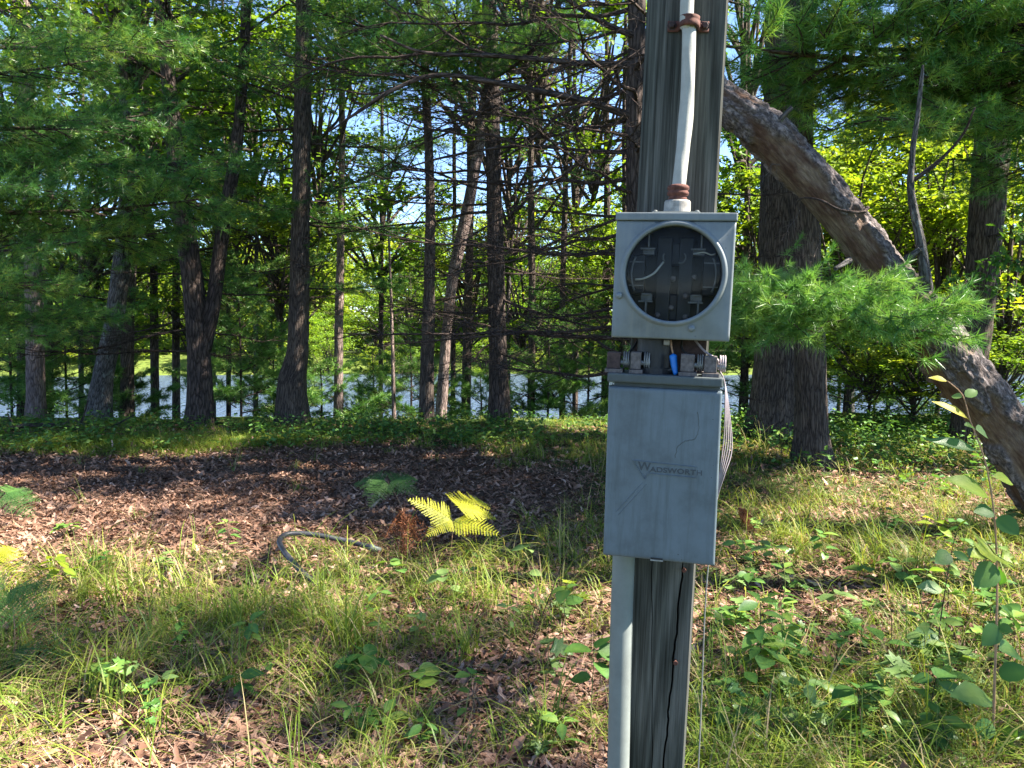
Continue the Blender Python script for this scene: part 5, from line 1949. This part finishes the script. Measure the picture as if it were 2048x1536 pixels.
for (x0, y0, x1, y1, kd, mt) in [(1902, 1105, 1880, 1120, 'round', 'leaves_dark'), (1900, 1100, 1935, 1118, 'oval', 'seedling'), (1890, 1180, 1850, 1170, 'oval', 'seedling_pale'), (1880, 1240, 1920, 1245, 'oval', 'seedling'), (1880, 1270, 1835, 1280, 'round', 'leaves_dark'), (1876, 1300, 1925, 1320, 'round', 'leaves_dark'), (1912, 1062, 1925, 1040, 'oval', 'leaves_yellow')]:
    a, b = at(x0, y0, D_), at(x1, y1, D_ - .05)
    leaf_obj(ts, a - tb, b - a, np.linalg.norm(b - a) / .95, kd, mt, (1 if x1 > x0 else -1) * .8)


# ---- ferns
def frond(seed, L=.42, npin=15, wid=.42, droop=.3, curl=0.):
    """one bracken frond blade along +X with pinnae and pinnules"""
    r = np.random.default_rng(seed)
    mb = MB()
    x = np.linspace(0, L, 12)
    P = np.stack([x, np.zeros(12), -droop * x * x / L], -1)
    tube(mb, P, np.linspace(.0024, .0008, 12), 4, tint=.3, caps=False)
    for k in range(npin):
        t = .06 + .92 * k / npin
        b = np.array([t * L, 0, -droop * t * t * L])
        pl_ = wid * L * (1 - t) ** .75 * (.75 + .25 * min(1, t * 6)) * r.uniform(.9, 1.1)
        for sg in (-1, 1):
            d = np.array([.42, sg * .9, -.12 + r.normal(0, .06) - curl])
            d /= np.linalg.norm(d)
            nleaf = max(4, int(pl_ / .010))
            s = (np.arange(nleaf) + .5) / nleaf
            C = b + d * (s * pl_)[:, None] + np.array([0, 0, -1]) * (curl * .5 * s * s * pl_)[:, None]
            perp = np.array([d[1], -d[0], 0])
            w = .022 * (1 - s * .75) * (pl_ / .15) ** .5
            for sg2 in (-1, 1):
                e = C + (perp * sg2 + d * .5)[None] * w[:, None] + r.normal(0, .0015 + curl * .012, (nleaf, 3))
                a1 = C - d * .0042
                a2 = C + d * .0042
                V = np.stack([a1, a2, e], 1).reshape(-1, 3)
                F = np.arange(nleaf * 3).reshape(-1, 3)
                if sg2 * sg > 0:
                    F = F[:, ::-1]
                mb.add(V, F, tint=np.clip(.5 + r.normal(0, .15), 0, 1))
    return mb


FR = {m: [frond(500 + k, .42, 15, .45, .25, 0 if m != 'fern_brown' else 1.2).mesh('frond', [M[m]]) for k in range(3)] for m in ('fern_yellow', 'fern_green', 'fern_brown')}


def fern(px, fr, label, mat, hstem=.3, stemtop=None, D=None, group=None):
    """fr: list of (pixel from, pixel to, distance offset)"""
    p = gp(*px)
    t = thing('bracken_fern', label, 'fern', p, group)
    Dd = p[1]
    joint = at(*stemtop, Dd) if stemtop else p + np.array([0, 0, hstem])
    mb = MB()
    tube(mb, spath([np.array([0, 0, -.02]), (joint - p) * .55 + np.array([.01, 0, 0]), joint - p], 12), np.linspace(.004, .002, 12), 6)
    link('stem', mb.mesh('stem', [M['stalk']]), t)
    for k, (x0, y0, x1, y1, dD) in enumerate(fr):
        a, b = at(x0, y0, Dd), at(x1, y1, Dd + dD)
        o = link('frond', FR[mat][k % 3], t)
        set_mw(o, a - p, b - a, np.linalg.norm(b - a) / .42 * (1.15 if mat == 'fern_yellow' else 1), (1 if x1 > x0 else -1) * .45)
    return t


fern((895, 1135), [(905, 1040, 985, 1050, -.1), (905, 1042, 835, 990, .0), (915, 1015, 990, 1020, .1), (905, 1040, 862, 1058, -.15), (915, 1015, 975, 985, .35)], 'yellowing bracken fern glowing in the sun on the brown leaves', 'fern_yellow', stemtop=(905, 1042))
fern((820, 1050), [(770, 960, 700, 950, .2), (770, 960, 745, 1000, -.3), (780, 962, 840, 940, .3), (770, 960, 720, 985, -.1), (780, 962, 835, 975, -.2)], 'flat dark green bracken fern in the shade behind the yellow one', 'fern_green', stemtop=(775, 962))
fern((790, 1130), [(800, 1020, 770, 1110, 0), (800, 1020, 845, 1080, -.1), (800, 1020, 790, 1120, .1), (800, 1020, 830, 1040, 0), (800, 1025, 765, 1070, -.1)], 'curled dead brown bracken hanging beside the black pipe', 'fern_brown', stemtop=(805, 1015))
fern((30, 1330), [(20, 1180, 110, 1150, -.1), (20, 1180, 60, 1230, -.3), (10, 1180, -50, 1130, 0), (20, 1180, 90, 1200, -.2), (15, 1180, -20, 1240, -.3), (30, 1300, 120, 1275, -.3)], 'dark green bracken fern at the left edge of the clearing', 'fern_green', stemtop=(20, 1180))
fern((-10, 1180), [(-15, 1110, 40, 1100, 0), (-15, 1110, 30, 1085, .2), (-15, 1110, 20, 1130, -.2)], 'yellow-green sunlit bracken at the left edge by the brown leaves', 'fern_yellow', stemtop=(-15, 1110))
fern((30, 1060), [(10, 985, 80, 990, 0), (10, 985, 60, 1020, -.2), (10, 985, 40, 960, .3), (10, 985, -40, 1000, 0)], 'green bracken in the shade at the left edge of the litter', 'fern_green', stemtop=(10, 985))

# ---- dead pine sprig right of the lower box
p = gp(1500, 1075)
t = thing('dead_sprig', 'rust-red dead pine sprig caught in the grass beside the lower box', 'twig', p)
mb = MB()
r4 = np.random.default_rng(5)
a = at(1478, 1016, p[1])
for k in range(150):
    st_ = a + np.array([r4.uniform(0, .05), r4.normal(0, .03), r4.uniform(-.05, .0)])
    en = at(r4.uniform(1488, 1530), r4.uniform(1050, 1072), p[1]) + np.array([0, r4.normal(0, .06), 0])
    sd = np.array([.0022, 0, .001])
    mb.add(np.array([st_ - sd, st_ + sd, en]) - p, [(0, 1, 2)], tint=r4.uniform(0, 1))
link('needles', mb.mesh('needles', [M['fern_brown']]), t)
mb = MB()
tube(mb, spath([a - p + np.array([.0, 0, 0]), np.array([.02, 0, .12]), np.array([.03, 0, -.02])], 10), np.linspace(.005, .004, 10), 6)
link('stick', mb.mesh('stick', [M['twig']]), t)

# ---- dry stalks
for k, (x0, y0, x1, y1, lab, w) in enumerate([(388, 1250, 405, 990, 'tall dry pinkish grass stalk in front of the brown leaves', .0022), (406, 1255, 416, 1110, 'shorter dry stalk next to the tall pinkish one', .0022), (398, 1262, 402, 1150, 'short broken dry stalk at the foot of the tall pinkish one', .002), (1050, 1310, 1206, 905, 'long thin dark stem slanting up beside the lower box', .0026), (1190, 1010, 1213, 880, 'pale dry stalk leaning against the lower box', .0018), (945, 1215, 948, 1130, 'upright pale grass stalk in front of the bracken', .003), (1775, 1330, 1782, 1215, 'dark upright dead stem in the right clearing', .003)]):
    p = gp(x0, y0)
    q = at(x1, y1, p[1] - .05)
    mb = MB()
    tube(mb, spath([np.array([0, 0, -.02]), (q - p) * .5 + np.array([.01, 0, 0]), q - p], 16), np.linspace(w, w * .4, 16), 5, tint=.5)
    if k in (0, 1):
        r4 = np.random.default_rng(k)
        for m in range(10):
            s = r4.uniform(.75, 1)
            b = (q - p) * s
            mb.add([b, b + [.001, .002, .004], b + [r4.normal(0, .008), 0, .03]], [(0, 1, 2)], tint=.8)
    thing('dry_stalk', lab, 'stalk', p, data=mb.mesh('dry_stalk', [M['twig'] if k in (3, 6) else M['stalk']]))

# ---- fallen twigs on the forest floor
r5 = np.random.default_rng(12)
for k in range(34):
    x, y = r5.uniform(20, 1180) if k % 4 else r5.uniform(1430, 2030), r5.uniform(930, 1500)
    p = gp(x, y)
    L_ = r5.uniform(.18, .6)
    a_ = r5.uniform(0, 6.28)
    q = np.stack([np.linspace(-.5, .5, 6) * L_ * math.cos(a_), np.linspace(-.5, .5, 6) * L_ * math.sin(a_), np.zeros(6)], -1) + r5.normal(0, .012, (6, 3))
    q[:, 2] = H(q[:, 0] + p[0], q[:, 1] + p[1]) - p[2] + .03 + np.abs(q[:, 2])
    mb = MB()
    tube(mb, spath(q, 14), np.linspace(.006, .003, 14) * r5.uniform(.6, 1.2), 6)
    if r5.random() < .6:
        b_ = q[3]
        e_ = b_ + np.array([math.cos(a_ + .7), math.sin(a_ + .7), .06]) * L_ * .35
        tube(mb, spath([b_, (b_ + e_) / 2 + r5.normal(0, .008, 3), e_], 6), np.linspace(.003, .0015, 6), 5)
    lit = x < 1200 and y < 1090
    thing('fallen_twig', 'bare fallen twig lying on the brown leaf litter' if lit else ('bare fallen twig lying in the grass right of the post' if x > 1400 else 'bare fallen twig lying in the grass left of the post'), 'twig', p, 'twigs fallen on the forest floor', data=mb.mesh('fallen_twig', [M['dead_twig'] if k % 2 else M['twig']]))
